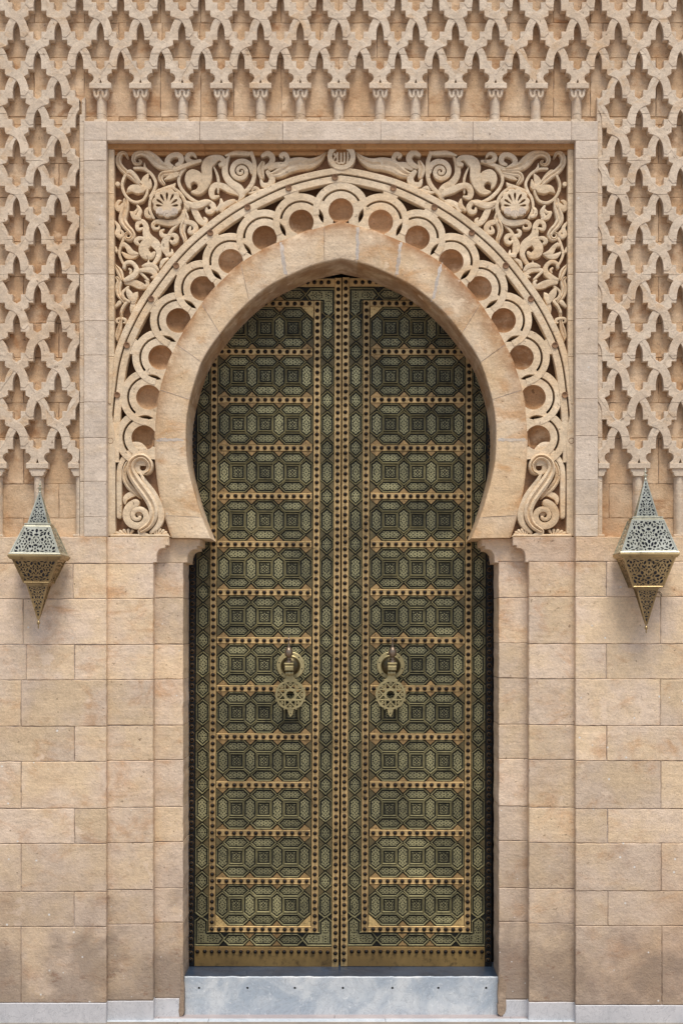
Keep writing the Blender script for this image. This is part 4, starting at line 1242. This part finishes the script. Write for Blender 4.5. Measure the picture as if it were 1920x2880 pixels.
HEX_H = [(-37.6, 0), (-21, -16.4), (21, -16.4), (37.6, 0), (21, 16.4), (-21, 16.4)]
HEX_V = [(0, -37.3), (18.6, -22.6), (18.6, 22.6), (0, 37.3), (-18.6, 22.6), (-18.6, -22.6)]
HEX_S = [(0, -27.5), (18.8, -10.5), (18.8, 10.5), (0, 27.5), (-18.8, 10.5), (-18.8, -10.5)]
SQ = [(-19.6, -20.6), (19.6, -20.6), (19.6, 20.6), (-19.6, 20.6)]
ELL = [(-17, -19), (20, -19), (20, 50), (3, 66), (-17, 50), (-17, 20), (-50, 20), (-66, 0), (-50, -19)]
def panel_mesh(name, outline, seed, ell=None):
    P = outline if area(outline) > 0 else outline[::-1]
    n = len(P)
    bm = bmesh.new()
    sc = lambda p: (p[0] * KD, -p[1] * KD)
    # double bead round the edge
    prev = None
    for o, y in ((0.3, 0.012), (0.4, -0.003), (0.9, -0.005), (1.4, -0.002), (1.5, 0.004), (1.8, 0.004), (1.9, -0.001), (2.4, -0.003), (2.9, 0.0), (3.0, 0.013)):
        q = offset_poly(P, [o] * n)
        row = [bm.verts.new((sc(p)[0], y, sc(p)[1])) for p in q]
        if prev:
            for i in range(n):
                f = bm.faces.new((prev[i], prev[(i + 1) % n], row[(i + 1) % n], row[i])); f.material_index = 0
        prev = row
    q = offset_poly(P, [2.9] * n)
    vs = [bm.verts.new((sc(p)[0], 0.0125, sc(p)[1])) for p in q]
    tri = tessellate_polygon([[Vector((v.co.x, v.co.z, 0)) for v in vs]])
    for t_ in tri:
        f = bm.faces.new([vs[k] for k in t_]); f.material_index = 2
    # lace sheet
    q = offset_poly(P, [7.0] * n)
    if ell:
        holes = []; sx, sy = ell
        for cx, cy in ((1.5, 0), (1.5, 20), (-20, 0.5), (1.5, 40), (-40, 0.5)):
            for k in range(6):
                a = 2 * pi * k / 6 + .3
                h = almond(cx + 6 * cos(a), cy + 6 * sin(a), a, 4.6, 2.8)
                if all(abs(x - 1.5) < 9.5 and y > -12 or abs(y - 0.5) < 9.5 and x < 12 for x, y in h) and all(not (abs(x - X) < 3 and abs(y - Y) < 3) for g in holes for X, Y in g[::2] for x, y in h[::2]): holes.append(h)
        arm = lace([(-10.5, 0), (10.5, 0), (10.5, 30), (0, 41), (-10.5, 30)], 6.0, 4.0, 0.95, 21, four=False, margin=0.3)
        knot = lace([(-10.5, -10.5), (10.5, -10.5), (10.5, 10.5), (-10.5, 10.5)], 5.6, 3.8, 0.95, 22, first=[(0, 0, 0, 6, 6)], margin=0.3)
        holes = [[(x + 1.5, y + 13) for x, y in h] for h in arm] + [[(-13 - y, x + 0.5) for x, y in h] for h in arm] + [[(x + 1.5, y + 0.5) for x, y in h] for h in knot]
        holes = [[(x * sx, y * sy) for x, y in h] for h in holes]
    else:
        w = max(p[0] for p in q); hh = max(p[1] for p in q)
        first = [(0, 0, 0 if hh > w else pi / 2, 5.5, 4.2)]
        if abs(w - hh) < 3: first = [(0, 0, 0, 3.4, 3.4), (5, 5, pi / 4, 6.5, 4.2), (8.4, 0.0, 0, 5, 3.4), (0, 8.4, pi / 2, 5, 3.4)]
        elif w > hh: first += [(7.5, 4.6, 0.6, 6, 3.8), (11.5, 0, 0, 5.4, 3.8), (17.5, 4.6, 0.3, 6, 3.6), (22, 0, 0, 5.4, 3.4)]
        else: first += [(4.6, 7.5, pi / 2 - .6, 6, 3.8), (0, 11.5, pi / 2, 5.4, 3.8), (4.6, 17.5, pi / 2 - .3, 6, 3.6), (0, 22, pi / 2, 5.4, 3.4)]
        holes = lace(q, 6.2, 4.3, 0.95, seed, first=first, margin=0.3)
    out = []
    for i in range(n):
        a, b_ = q[i], q[(i + 1) % n]
        l = sqrt((b_[0] - a[0])**2 + (b_[1] - a[1])**2); k = max(2, int(l / 5) * 2)
        for j in range(k):
            t_ = j / k; nx, ny = -(b_[1] - a[1]) / l, (b_[0] - a[0]) / l
            o = 1.1 if j % 2 == 0 and j else 0
            out.append((a[0] + (b_[0] - a[0]) * t_ + nx * o, a[1] + (b_[1] - a[1]) * t_ + ny * o))
    plate(bm, [sc(p) for p in out], 0.004, 0.012, raw=True, holes=[[sc(p) for p in h] for h in holes], mat=1)
    me = bpy.data.meshes.new(name)
    for m in (M['rib'], M['filigree'], M['dark']): me.materials.append(m)
    bm.to_mesh(me); bm.free()
    return me
ME = {'H': panel_mesh('long_panel', HEX_H, 5), 'V': panel_mesh('tall_panel', HEX_V, 6), 'S': panel_mesh('small_panel', HEX_S, 8), 'Q': panel_mesh('square_panel', SQ, 9)}
for k, (sx, sy) in {'E00': (1, 1), 'E10': (-1, 1), 'E01': (1, -1), 'E11': (-1, -1)}.items():
    ME[k] = panel_mesh('corner_panel', [(x * sx, y * sy) for x, y in ELL], 4, ell=(sx, sy))
bm = bmesh.new()
disc_y(bm, [(6.6 * KD, 0.0005), (6.2 * KD, -0.0015), (4.9 * KD, -0.002)], 0, 0, seg=10, mat=1, cap=False)
disc_y(bm, [(4.9 * KD, -0.001), (4.7 * KD, -0.008), (3.6 * KD, -0.014), (1.8 * KD, -0.017), (0.1 * KD, -0.018)], 0, 0, seg=10)
me_stud = bpy.data.meshes.new('stud'); bm.to_mesh(me_stud); bm.free()
M['tarnish'] = metal('tarnished_brass', srgb(120, 92, 58), srgb(96, 74, 46), srgb(50, 38, 26), 0.55, 0.5, 0.5)
me_stud.materials.append(M['iron']); me_stud.materials.append(M['tarnish'])
for p in me_stud.polygons: p.use_smooth = True

RAILS = [989.4 + 135.33 * k for k in range(-1, 13)]           # centre heights of the cross bands
def door_leaf(side):
    f = (lambda u: u) if side == 'L' else (lambda u: 1909.2 - u)
    cx, cz = W(f(740), 2718, DOOR)
    root = empty('door_leaf', (cx, DOOR, cz), ('left' if side == 'L' else 'right') + ' leaf of the tall brass double door, closed, studded and pierced with lacework panels', 'door', 'leaves of the double door')
    Y = DOOR
    bm = bmesh.new()
    (x0, z0), (x1, z1) = W(min(f(527), f(952)), 2719, Y), W(max(f(527), f(952)), 779, Y)
    box(bm, x0, x1, Y + 0.0135, Y + 0.08, z0, z1)
    obj('leaf_board', bm, M['dark'], root)
    studs = []
    n_stud = [0]
    stuff_studs = bmesh.new()
    def stud(u, v, y, parent):
        u += random.uniform(-0.5, 0.5); v += random.uniform(-0.5, 0.5)
        x, z = W(f(u), v, Y)
        if parent is not None and n_stud[0] < 300:
            n_stud[0] += 1
            inst('stud', me_stud, (x, y, z), parent)
        else:
            k = len(stuff_studs.verts)
            tmp = bmesh.new(); tmp.from_mesh(me_stud)
            vm = [stuff_studs.verts.new(v_.co + Vector((x, y, z))) for v_ in tmp.verts]
            tmp.verts.index_update()
            for fc in tmp.faces:
                nf = stuff_studs.faces.new([vm[v_.index] for v_ in fc.verts]); nf.material_index = fc.material_index; nf.smooth = True
            tmp.free()
    def band(name, u0, u1, v0, v1, y, mat, lines=True):
        bm = bmesh.new()
        a, b_ = sorted((f(u0), f(u1)))
        plate(bm, [(a, v0), (b_, v0), (b_, v1), (a, v1)], y, Y + 0.014, Y, bev=0.0015)
        if lines:                                             # a raised bead along the long edges
            if v1 - v0 > b_ - a:
                for c in (a + 1.4, b_ - 1.4): plate(bm, [(c - .8, v0), (c + .8, v0), (c + .8, v1), (c - .8, v1)], y - 0.002, y + 0.001, Y, bev=0.0006)
            else:
                for c in (v0 + 1.4, v1 - 1.4): plate(bm, [(a, c - .8), (b_, c - .8), (b_, c + .8), (a, c + .8)], y - 0.002, y + 0.001, Y, bev=0.0006)
        return obj(name, bm, M[mat], root)
    # uprights
    yb = Y - 0.004
    st_c = band('stile', 932.8, 951.6, 781, 2718, yb, 'gold')
    for k in range(100):
        stud(942.4, 794 + 19.25 * k, yb, st_c) if 794 + 19.25 * k < 2700 else None
    st_b = band('stile', 875, 893.5, 845.5, 2622, yb, 'gold')
    for k in range(92): stud(884.2, 854.4 + 19.33 * k, yb, st_b)
    rails = []
    for k, v in enumerate(RAILS):
        u0, u1 = (587, 874.6) if k in (0, len(RAILS) - 1) else (606.5, 871)
        rl = band('rail', u0, u1, v - 8.6, v + 8.6, yb + 0.0006, 'gold')
        rails.append((v, rl))
    order = sorted(rails, key=lambda r: abs(r[0] - 1760))
    xs = [615.8 + 20.45 * i for i in range(13)]
    for v, rl in order:
        for x in xs: stud(x, v, yb, rl)
    st_a = band('stile', 587, 604.6, 845.5, 2622, yb, 'gold')
    for k in range(92): stud(595.7, 854.4 + 19.33 * k, yb, None)
    st_o = band('outer_stile', 528, 546.5, 781, 2718, yb, 'bronze_and_shade')  # near-black colour paints the shade lying on this stile
    for k in range(100): stud(537, 794 + 19.25 * k, yb, None)
    tr = band('top_rail', 547, 932.4, 783, 806, yb + 0.0006, 'gold')
    br = band('kick_plate', 547, 932.4, 2663, 2718, yb + 0.0006, 'kick', lines=False)
    for i in range(19): 
        stud(915 - 19.6 * i, 794, yb, None); stud(921 - 20.3 * i, 2676, yb, None)
    o = obj('stud_row', stuff_studs, [M['iron'], M['tarnish']], root); o['kind'] = 'stuff'
    # panels
    def pan(kind, u, v, dy=0.0):
        if side == 'R' and kind.startswith('E'): kind = 'E' + ('1' if kind[1] == '0' else '0') + kind[2]
        x, z = W(f(u), v, Y)
        inst({'H': 'long_filigree_panel', 'V': 'tall_filigree_panel', 'S': 'small_filigree_panel', 'Q': 'square_filigree_panel'}.get(kind, 'corner_filigree_panel'), ME[kind], (x, Y + dy, z), root)
    qx = [663.0, 739.5, 816.0]; vx = [624.6, 701.2, 777.8, 854.4]
    for k, v in enumerate(RAILS[:-1]):
        c = v + 67.66
        for x in qx:
            pan('Q', x, c); pan('H', x, c - 40.4); pan('H', x, c + 40.4)
        for x in vx: pan('V', x, c)
        for x in (566.8, 913.2):
            if 0 < k or True: pan('V', x, c)
            if k: pan('S', x, v)
    for x in qx:
        pan('H', x, 827); pan('H', x, 2643)
    pan('E00', 913.2, 827 + 2); pan('E01', 913.2, 2643 - 2)
    pan('E10', 566.8, 827 + 2); pan('E11', 566.8, 2643 - 2)
    # pierced triangles between the panels
    bm = bmesh.new()
    def tri3(p, mat=0):
        plate(bm, [(f(u), v) for u, v in p], Y - 0.001, Y + 0.013, Y, bev=0.001, mat=mat)
    for k, v in enumerate(RAILS[:-1]):
        c = v + 67.66
        for x in vx[1:3]:
            tri3([(x - 13, c - 58), (x + 13, c - 58), (x, c - 45)]); tri3([(x - 13, c + 58), (x + 13, c + 58), (x, c + 45)])
        for x, s in ((vx[0], 1), (vx[3], -1)):
            for q in (-1, 1):                                 # bright pierced corner pieces of the field
                if (k == 0 and q < 0) or (k == len(RAILS) - 2 and q > 0):
                    tri3([(x - 18.8 * s, c + q * 58.5), (x + 15 * s, c + q * 58.5), (x, c + q * 43), (x - 18.8 * s, c + q * 26.5)], 2)
            if k in (0, len(RAILS) - 2):
                q = 1 if k == 0 else -1
                tri3([(x, c + q * 44), (x + 14 * s, c + q * 58.5), (x - 18 * s, c + q * 58.5)]); tri3([(x - 18.8 * s, c + q * 26), (x - 18.8 * s, c + q * 58), (x - 1.5 * s, c + q * 42)], 1)
                continue
            tri3([(x, c - 44), (x + 14 * s, c - 58.5), (x - 18 * s, c - 58.5)]); tri3([(x, c + 44), (x + 14 * s, c + 58.5), (x - 18 * s, c + 58.5)])
            for q in (-1, 1): tri3([(x - 18.8 * s, c + q * 26), (x - 18.8 * s, c + q * 58), (x - 1.5 * s, c + q * 42)], 1)
        for x in (566.8, 913.2):
            for s in (-1, 1):
                for vj in (c - 38.5, c + 38.5):
                    if (k == 0 and vj < c) or (k == len(RAILS) - 2 and vj > c): continue
                    tri3([(x + s * 19, vj - 15), (x + s * 19, vj + 15), (x + s * 3.5, vj)], 1)
    for x in vx[1:3]:
        for vj in (827, 2643): tri3([(x - 13, vj - 16.5), (x + 13, vj - 16.5), (x, vj - 3.5)]); tri3([(x - 13, vj + 16.5), (x + 13, vj + 16.5), (x, vj + 3.5)])
    o = obj('pierced_triangle', bm, [M['gold_dull'], M['pierced'], M['corner']], root); o['kind'] = 'stuff'

    # knocker
    kx = 813.3
    def kp(a, b_): return (kx - 53.1 + a / 9.04, 1760 + b_ / 9.04)      # crop to photo px on the left leaf
    ku = lambda a: f(kp(a, 0)[0]) 
    kv = lambda b_: kp(0, b_)[1]
    bm = bmesh.new()
    x, z = W(f(813.3), kv(1010), Y)
    disc_y(bm, [(39 * KD, Y - 0.001), (39 * KD, Y - 0.008), (37.5 * KD, Y - 0.011), (29 * KD, Y - 0.011), (27.5 * KD, Y - 0.014)], x, z, seg=32, mat=0, cap=False)
    disc_y(bm, [(27.5 * KD, Y - 0.012), (26 * KD, Y - 0.03), (22 * KD, Y - 0.046), (14 * KD, Y - 0.058), (5 * KD, Y - 0.064), (0.2 * KD, Y - 0.065)], x, z, seg=32, mat=1)
    for k in range(6):
        a = R(45 + 60 * k)
        disc_y(bm, [(2 * KD, Y - 0.010), (1.8 * KD, Y - 0.0135), (0.1 * KD, Y - 0.014)], x + 33 * KD * cos(a), z + 33 * KD * sin(a), seg=8, mat=2)
    kn = obj('door_knocker', bm, [M['knocker'], M['dome'], M['black']], root, smooth=True)
    med['label'] = 'round medallion carved with a short word'
    kn['label'] = 'brass knocker with a domed back plate, turned finial and a round star lattice hanging below'
    yk = Y - 0.085
    ax, _ = W(f(809.5), 0, Y)
    bm = bmesh.new()
    pf = [(3, 200), (10, 235), (14, 270), (20, 310), (26, 322), (42, 335), (46, 350), (40, 368), (22, 378), (19, 400), (24, 470), (34, 535), (60, 545), (66, 560), (84, 590), (103, 640), (106, 680), (98, 730), (72, 772), (40, 790), (36, 805), (52, 815), (54, 835), (38, 850), (42, 870), (66, 882), (68, 898), (76, 915), (76, 932)]
    lathe(bm, [(r / 9.04 * KD, W(0, kv(b_), Y)[1]) for r, b_ in pf], ax, yk, seg=18)
    obj('finial', bm, M['finial'], kn, smooth=True)
    bm = bmesh.new()
    for a0, a1, b0, b1, d0 in ((338, 570, 932, 965, -0.118), (348, 562, 965, 1010, -0.112), (352, 566, 1010, 1122, -0.122)):
        u0, u1 = sorted((ku(a0) - (0 if side == 'L' else 0), ku(a1)))
        (x0, z1), (x1, z0) = W(u0, kv(b0), Y), W(u1, kv(b1), Y)
        box(bm, x0, x1, Y + d0, Y - 0.05, z0, z1, bev=0.003)
    obj('hinge_block', bm, M['knocker'], kn)
    bm = bmesh.new()
    for a0, a1, r in ((370, 440, 0.0155), (443, 498, 0.019), (501, 566, 0.0155)):
        u0, u1 = sorted((ku(a0), ku(a1))); x0, _ = W(u0, 0, Y); x1, _ = W(u1, 0, Y); zc = W(0, kv(1192), Y)[1]
        rows = [[bm.verts.new((xx, Y - 0.092 + r * cos(2 * pi * k / 12), zc + r * sin(2 * pi * k / 12))) for k in range(12)] for xx in (x0, x1)]
        for k in range(12): bm.faces.new((rows[0][k], rows[1][k], rows[1][(k + 1) % 12], rows[0][(k + 1) % 12]))
        bm.faces.new(rows[0]); bm.faces.new(rows[1][::-1])
    o = obj('hinge_pin', bm, M['knocker'], kn, smooth=False); o['kind'] = 'stuff'
    # round star lattice plate
    bm = bmesh.new()
    y0, y1 = Y - 0.080, Y - 0.062
    cu, cv = f(kx + 1.0), kv(1738)
    def bar(p, q, w, yy=0.0):
        dx, dy = q[0] - p[0], q[1] - p[1]; l = sqrt(dx * dx + dy * dy) or 1; nx, ny = -dy / l * w / 2, dx / l * w / 2
        plate(bm, [(p[0] + nx, p[1] + ny), (q[0] + nx, q[1] + ny), (q[0] - nx, q[1] - ny), (p[0] - nx, p[1] - ny)], y0 + yy, y1, Y, bev=0.001)
    def annulus(c, r0, r1, n=24, yy=0.0, lob=0.0):
        plate(bm, [(c[0] + (r1 + lob * abs(cos(4 * 2 * pi * k / n))) * cos(2 * pi * k / n), c[1] + (r1 + lob * abs(cos(4 * 2 * pi * k / n))) * sin(2 * pi * k / n)) for k in range(n)], y0 + yy, y1, Y,
              holes=[[(c[0] + r0 * cos(2 * pi * k / n), c[1] + r0 * sin(2 * pi * k / n)) for k in range(n)]], bev=0.001)
    annulus((cu, cv), 36.0, 40.6, 64, -0.002, 2.0)
    annulus((cu, cv), 11.8, 15.0, 8)
    for k in range(8):
        a = 2 * pi * k / 8 + pi / 8
        p = (cu + 38 * cos(a), cv + 38 * sin(a))
        for sgn in (1, -1):
            b_ = a + sgn * 2 * pi * 3 / 8
            bar(p, (cu + 38 * cos(b_), cv + 38 * sin(b_)), 3.8, 0.0004 * k + (0.0002 if sgn > 0 else 0))
        a2 = 2 * pi * k / 8
        annulus((cu + 32 * cos(a2), cv + 32 * sin(a2)), 1.6, 4.6, 10, -0.001)
        annulus((cu + 42.5 * cos(a2 + pi / 8), cv + 42.5 * sin(a2 + pi / 8)), 0.4, 2.6, 8, -0.001)
    obj('star_plate', bm, M['knocker'], kn)
    bm = bmesh.new()
    plate(bm, [(f(kx - 53.1 + a / 9.04), kv(b_)) for a, b_ in [(372, 1225), (568, 1225), (572, 1290), (600, 1335), (690, 1375), (600, 1400), (490, 1390), (380, 1400), (290, 1375), (355, 1335), (374, 1290)]], y0 - 0.003, y1, Y, bev=0.002)
    obj('hanger', bm, M['knocker'], kn)
    bm = bmesh.new()
    plate(bm, [(f(kx - 53.1 + a / 9.04), kv(b_)) for a, b_ in catmull([(430, 2110), (560, 2110), (555, 2200), (520, 2270), (495, 2300), (470, 2270), (440, 2200)], 3, closed=True)], y0, y1, Y, bev=0.002,
          holes=[[(f(kx - 53.1 + (497 + 18 * cos(q)) / 9.04), kv(2210 + 22 * sin(q))) for q in [2 * pi * i / 8 for i in range(8)]]])
    obj('drop', bm, M['knocker'], kn)
    root.rotation_euler = (0, R(0.26 if side == 'L' else 0.16), 0)
    return root
door_leaf('L'); door_leaf('R')

# ------------------------------------------------------------------ hanging lanterns
def lantern(side, label):
    g = dict(
        L=dict(u=100, yf=-0.287, sc=0.968, tip=1350, s0=1383.5, s1=1473, c1=1481, u1=1559.5, b0=1562, b1=1574, l1=1637, c2=1646, d1=1741, ball=1751.6, end=1768,
               w=dict(spire=55, utop=75, ubot=141, belt=152, ltop=128, lbot=74, drop=56)),
        R=dict(u=1824.5, yf=-0.262, sc=0.971, tip=1312.5, s0=1348, s1=1454, c1=1461, u1=1555, b0=1557, b1=1569, l1=1649, c2=1657, d1=1756, ball=1766, end=1781,
               w=dict(spire=59, utop=88, ubot=160, belt=168, ltop=146, lbot=86, drop=58)))[side]
    X = (g['u'] - XC) / S * g['sc']
    yb = -0.03; hb = (yb - g['yf']) / 2; Yc = g['yf'] + hb
    hw = {k: v / 2 / S * g['sc'] for k, v in g['w'].items()}
    ratio = hb / hw['belt']
    Z = lambda v: HC + (YC - v) / S * (DC + g['yf'] * 0.75) / DC
    t = empty('hanging_lantern', (X, 0, Z(g['b0'])), label, 'lantern', 'pierced metal lanterns on the wall')
    def tier(name, h0, h1, v0, v1, mat, seed, lace_l, first=()):
        """four-sided tapering tier: v0 = top, v1 = bottom"""
        z0, z1 = Z(v0), Z(v1)
        bm = bmesh.new()
        T = [(X + sx * h0, Yc + sy * h0 * ratio) for sx, sy in ((-1, -1), (1, -1), (1, 1), (-1, 1))]
        B = [(X + sx * h1, Yc + sy * h1 * ratio) for sx, sy in ((-1, -1), (1, -1), (1, 1), (-1, 1))]
        # top and bottom rims make the tier's own mesh; each corner rib is a piece of its own
        prev = None
        for hh_, zz in ((h0, z0), (h0 * 1.0, z0 - 0.002)) if h0 > h1 else ((h1 * 1.02, z1 + 0.004), (h1 * 1.02, z1)):
            r = [bm.verts.new((X + sx * hh_, Yc + sy * hh_ * ratio, zz)) for sx, sy in ((-1, -1), (1, -1), (1, 1), (-1, 1))]
            if prev:
                for q in range(4): bm.faces.new((prev[q], prev[(q + 1) % 4], r[(q + 1) % 4], r[q]))
            prev = r
        root = obj(name, bm, M[mat], t)
        for k in range(4):
            bm = bmesh.new()
            a = Vector((*T[k], z0)); b_ = Vector((*B[k], z1))
            w = 0.0045
            ra = [bm.verts.new(a + Vector((dx * w, dy * w, 0))) for dx, dy in ((-1, -1), (1, -1), (1, 1), (-1, 1))]
            rb = [bm.verts.new(b_ + Vector((dx * w, dy * w, 0))) for dx, dy in ((-1, -1), (1, -1), (1, 1), (-1, 1))]
            for q in range(4): bm.faces.new((ra[q], ra[(q + 1) % 4], rb[(q + 1) % 4], rb[q]))
            bm.faces.new(ra); bm.faces.new(rb[::-1])
            obj('corner_rib', bm, M[mat], root)
        bm = bmesh.new()
        q = 0.93
        ti = [bm.verts.new((X + (x - X) * q, Yc + (y - Yc) * q, z0)) for x, y in T]; bi = [bm.verts.new((X + (x - X) * q, Yc + (y - Yc) * q, z1)) for x, y in B]
        for k in range(4): bm.faces.new((ti[k], ti[(k + 1) % 4], bi[(k + 1) % 4], bi[k]))
        bm.faces.new(ti); bm.faces.new(bi)
        obj('shadow_lining', bm, M['shadow_lining'], root)  # added dark box paints the unlit inside of the tier
        for k in range(4):
            a0, a1 = Vector((*T[k], z0)), Vector((*T[(k + 1) % 4], z0)); b0, b1 = Vector((*B[k], z1)), Vector((*B[(k + 1) % 4], z1))
            wt, wb = (a1 - a0).length / 2, (b1 - b0).length / 2
            mt, mb = (a0 + a1) / 2, (b0 + b1) / 2
            ex = (b1 - b0).normalized() if wb > wt else (a1 - a0).normalized()
            ey = mt - mb; H = ey.length; ey.normalize()
            nn = ex.cross(ey).normalized()
            if nn.dot(Vector((mb.x - X, mb.y - Yc, 0))) < 0: nn = -nn
            outl = [(-wb, 0), (wb, 0), (max(wt, 0.0006), H), (-max(wt, 0.0006), H)]
            mg = 0.0085 if max(wt, wb) > .08 else 0.0045
            sl = (wt - wb) / H; mm = mg * sqrt(1 + sl * sl)
            ylo, yhi = mg, H - mg
            if abs(sl) > 1e-6:
                y0_ = (0.003 + mm - wb) / sl
                if sl < 0: yhi = min(yhi, y0_)
                else: ylo = max(ylo, y0_)
            inset = [(-(wb + sl * ylo - mm), ylo), (wb + sl * ylo - mm, ylo), (wb + sl * yhi - mm, yhi), (-(wb + sl * yhi - mm), yhi)]
            bm = bmesh.new()
            if k == 2:
                holes = []
            else:
                fx = [(a * max(wt, wb), b_ * H, c, l, w) for a, b_, c, l, w in first]
                pol = inset if area(inset) > 0 else outl
                holes = lace(pol, lace_l * 1.25, lace_l * 0.78, 0.0026 if max(wt, wb) > .08 else 0.0022, seed, four=False, first=fx, tries=2200, margin=0.0003, smin=0.24)
            tmp = bmesh.new()
            plate(tmp, outl, 0.0, 0.003, raw=True, holes=holes)
            vm = []
            for v in tmp.verts: vm.append(bm.verts.new(mb + ex * v.co.x + ey * v.co.z - nn * v.co.y))
            tmp.verts.index_update()
            for fc in tmp.faces:
                try: bm.faces.new([vm[v.index] for v in fc.verts])
                except ValueError: pass
            tmp.free()
            obj('pierced_panel' if k != 2 else 'back_panel', bm, M[mat], root)
        return root
    rosette = []
    for k in range(4): rosette.append((0.50 + 0.05 * cos(R(90 * k)) * 1.0, 0.36 + 0.10 * sin(R(90 * k)), R(90 * k), 0.017, 0.011))
    for k in range(8):
        a = R(45 * k + 22)
        rosette.append((0.50 + 0.135 * cos(a), 0.36 + 0.25 * sin(a), a + pi / 2, 0.027, 0.011))
    rosette += [(0, 0.5, pi / 2, 0.026, 0.012), (0.085, 0.42, 0.9, 0.022, 0.010), (0.085, 0.60, -0.9, 0.022, 0.010), (0.0, 0.2, pi / 2, 0.02, 0.012), (0.22, 0.78, 0.5, 0.03, 0.012), (0.35, 0.86, -0.4, 0.026, 0.011), (0.82, 0.12, 0.9, 0.026, 0.013), (0.3, 0.10, 0, 0.03, 0.009), (0.58, 0.08, 0, 0.03, 0.009)]
    flip = [(a, 1 - b_, -c, l, w) for a, b_, c, l, w in rosette]
    small = [(0, 0.1 + 0.12 * k, pi / 2, 0.016, 0.008) for k in range(6)] + [(0.3, 0.12, 0.5, 0.02, 0.009), (0.55, 0.1, 0.2, 0.018, 0.008), (0.3, 0.28, 1.0, 0.018, 0.008), (0.5, 0.26, -0.5, 0.016, 0.008)]
    flips = [(a, 1 - b_, -c, l, w) for a, b_, c, l, w in small]
    tier('upper_spire', 0.0035, hw['spire'], g['s0'], g['s1'] - 2, 'lantern', 3, 0.018, small)
    tier('upper_shade', hw['utop'], hw['ubot'], g['c1'], g['u1'], 'lantern', 4, 0.026, rosette)
    tier('lower_shade', hw['ltop'], hw['lbot'], g['b1'], g['l1'], 'lantern_ground_tint', 5, 0.025, flip)
    tier('lower_spire', hw['drop'], 0.0035, g['c2'], g['d1'], 'lantern_ground_tint', 6, 0.018, flips)
    def collar(name, rows, mat):
        bm = bmesh.new(); prev = None
        for h, v in rows:
            z = Z(v)
            r = [bm.verts.new((X + sx * h, Yc + sy * h * ratio, z)) for sx, sy in ((-1, -1), (1, -1), (1, 1), (-1, 1))]
            if prev:
                for q in range(4): bm.faces.new((prev[q], prev[(q + 1) % 4], r[(q + 1) % 4], r[q]))
            else: bm.faces.new(r)
            prev = r
        bm.faces.new(prev[::-1])
        return obj(name, bm, M[mat], t)
    collar('upper_collar', [(hw['spire'] * 0.98, g['s1'] - 3), (hw['utop'] * 0.97, g['s1'] - 1), (hw['utop'] * 1.0, g['s1'] + 2), (hw['utop'] * 0.93, g['s1'] + 4), (hw['utop'] * 1.04, g['c1'])], 'lantern')
    collar('lip', [(hw['ubot'] * 1.0, g['u1'] - 4), (hw['ubot'] * 1.05, g['u1'] - 1), (hw['ubot'] * 1.05, g['u1'] + 1), (hw['ubot'] * 0.97, g['b0'] + 1)], 'lantern')
    collar('belt', [(hw['belt'] * 0.985, g['b0'] - 0.5), (hw['belt'], g['b0'] + 0.5), (hw['belt'], g['b0'] + 5), (hw['belt'] * 0.985, g['b0'] + 6), (hw['belt'] * 0.93, g['b1'])], 'lantern_ground_tint')
    collar('lower_collar', [(hw['lbot'] * 1.0, g['l1'] - 1), (hw['lbot'] * 1.06, g['l1'] + 1), (hw['lbot'] * 1.06, g['l1'] + 3), (hw['drop'] * 1.14, g['l1'] + 4.5), (hw['drop'] * 1.12, g['c2'] - 1), (hw['drop'] * 1.0, g['c2'])], 'lantern_ground_tint')
    h = g['s0'] - g['tip']
    px = g['sc'] / S
    bm = bmesh.new()
    lathe(bm, [(r * px, Z(g['tip'] + h * q)) for r, q in ((0.3, 0), (1.2, .08), (2.0, .14), (1.2, .2), (1.6, .24), (4.6, .30), (5.0, .34), (2.0, .39), (1.8, .47), (3.0, .52), (7.4, .60), (7.4, .65), (3.6, .72), (3.4, .86), (4.8, .92), (4.8, .99), (2, 1.12))], X, Yc, seg=14)
    obj('top_finial', bm, M['lantern'], t, smooth=True)
    bm = bmesh.new()
    lathe(bm, [(r * px, Z(v)) for r, v in ((1.5, g['d1'] - 10), (2.4, g['d1'] + 1), (1.8, g['ball'] - 5.5), (4.2, g['ball'] - 2.5), (4.8, g['ball']), (4.0, g['ball'] + 3), (1.7, g['ball'] + 5), (1.5, g['ball'] + 8), (2.2, g['ball'] + 11), (1.2, g['end']))], X, Yc, seg=14)
    obj('bottom_finial', bm, M['lantern_ground_tint'], t, smooth=True)
    bm = bmesh.new()
    box(bm, X - 0.03, X + 0.03, yb - 0.01, 0.02, Z(g['b1']), Z(g['b0'] - 10))
    obj('wall_bracket', bm, M['bronze_and_shade'], t)
    if side == 'R':
        bm = bmesh.new()
        pts = catmull([(X + 0.062, Yc - 0.02, Z(1651)), (X + 0.070, Yc - 0.02, Z(1662)), (X + 0.060, Yc - 0.02, Z(1667)), (X + 0.085, Yc - 0.03, Z(1665)), (X + 0.102, Yc - 0.03, Z(1673)), (X + 0.098, Yc - 0.03, Z(1676)), (X + 0.082, Yc - 0.03, Z(1668))], 5)
        prev = None
        for p in pts:
            r = [bm.verts.new((p[0], p[1] + 0.0036 * cos(q), p[2] + 0.0036 * sin(q))) for q in (0, 2.1, 4.2)]
            if prev:
                for q in range(3): bm.faces.new((prev[q], prev[(q + 1) % 3], r[(q + 1) % 3], r[q]))
            prev = r
        obj('loose_wire', bm, M['black'], t)
    t.rotation_euler = (0, R(0.7 if side == 'L' else -0.3), R(-1.5 if side == 'L' else 1.0))
la = lantern('L', 'left hanging lantern, smaller, pierced metal tiers painted sky-pale above and ground-warm below')
lb = lantern('R', 'right hanging lantern, larger, pierced metal painted sky-pale above, with a loose black wire at its lower collar')
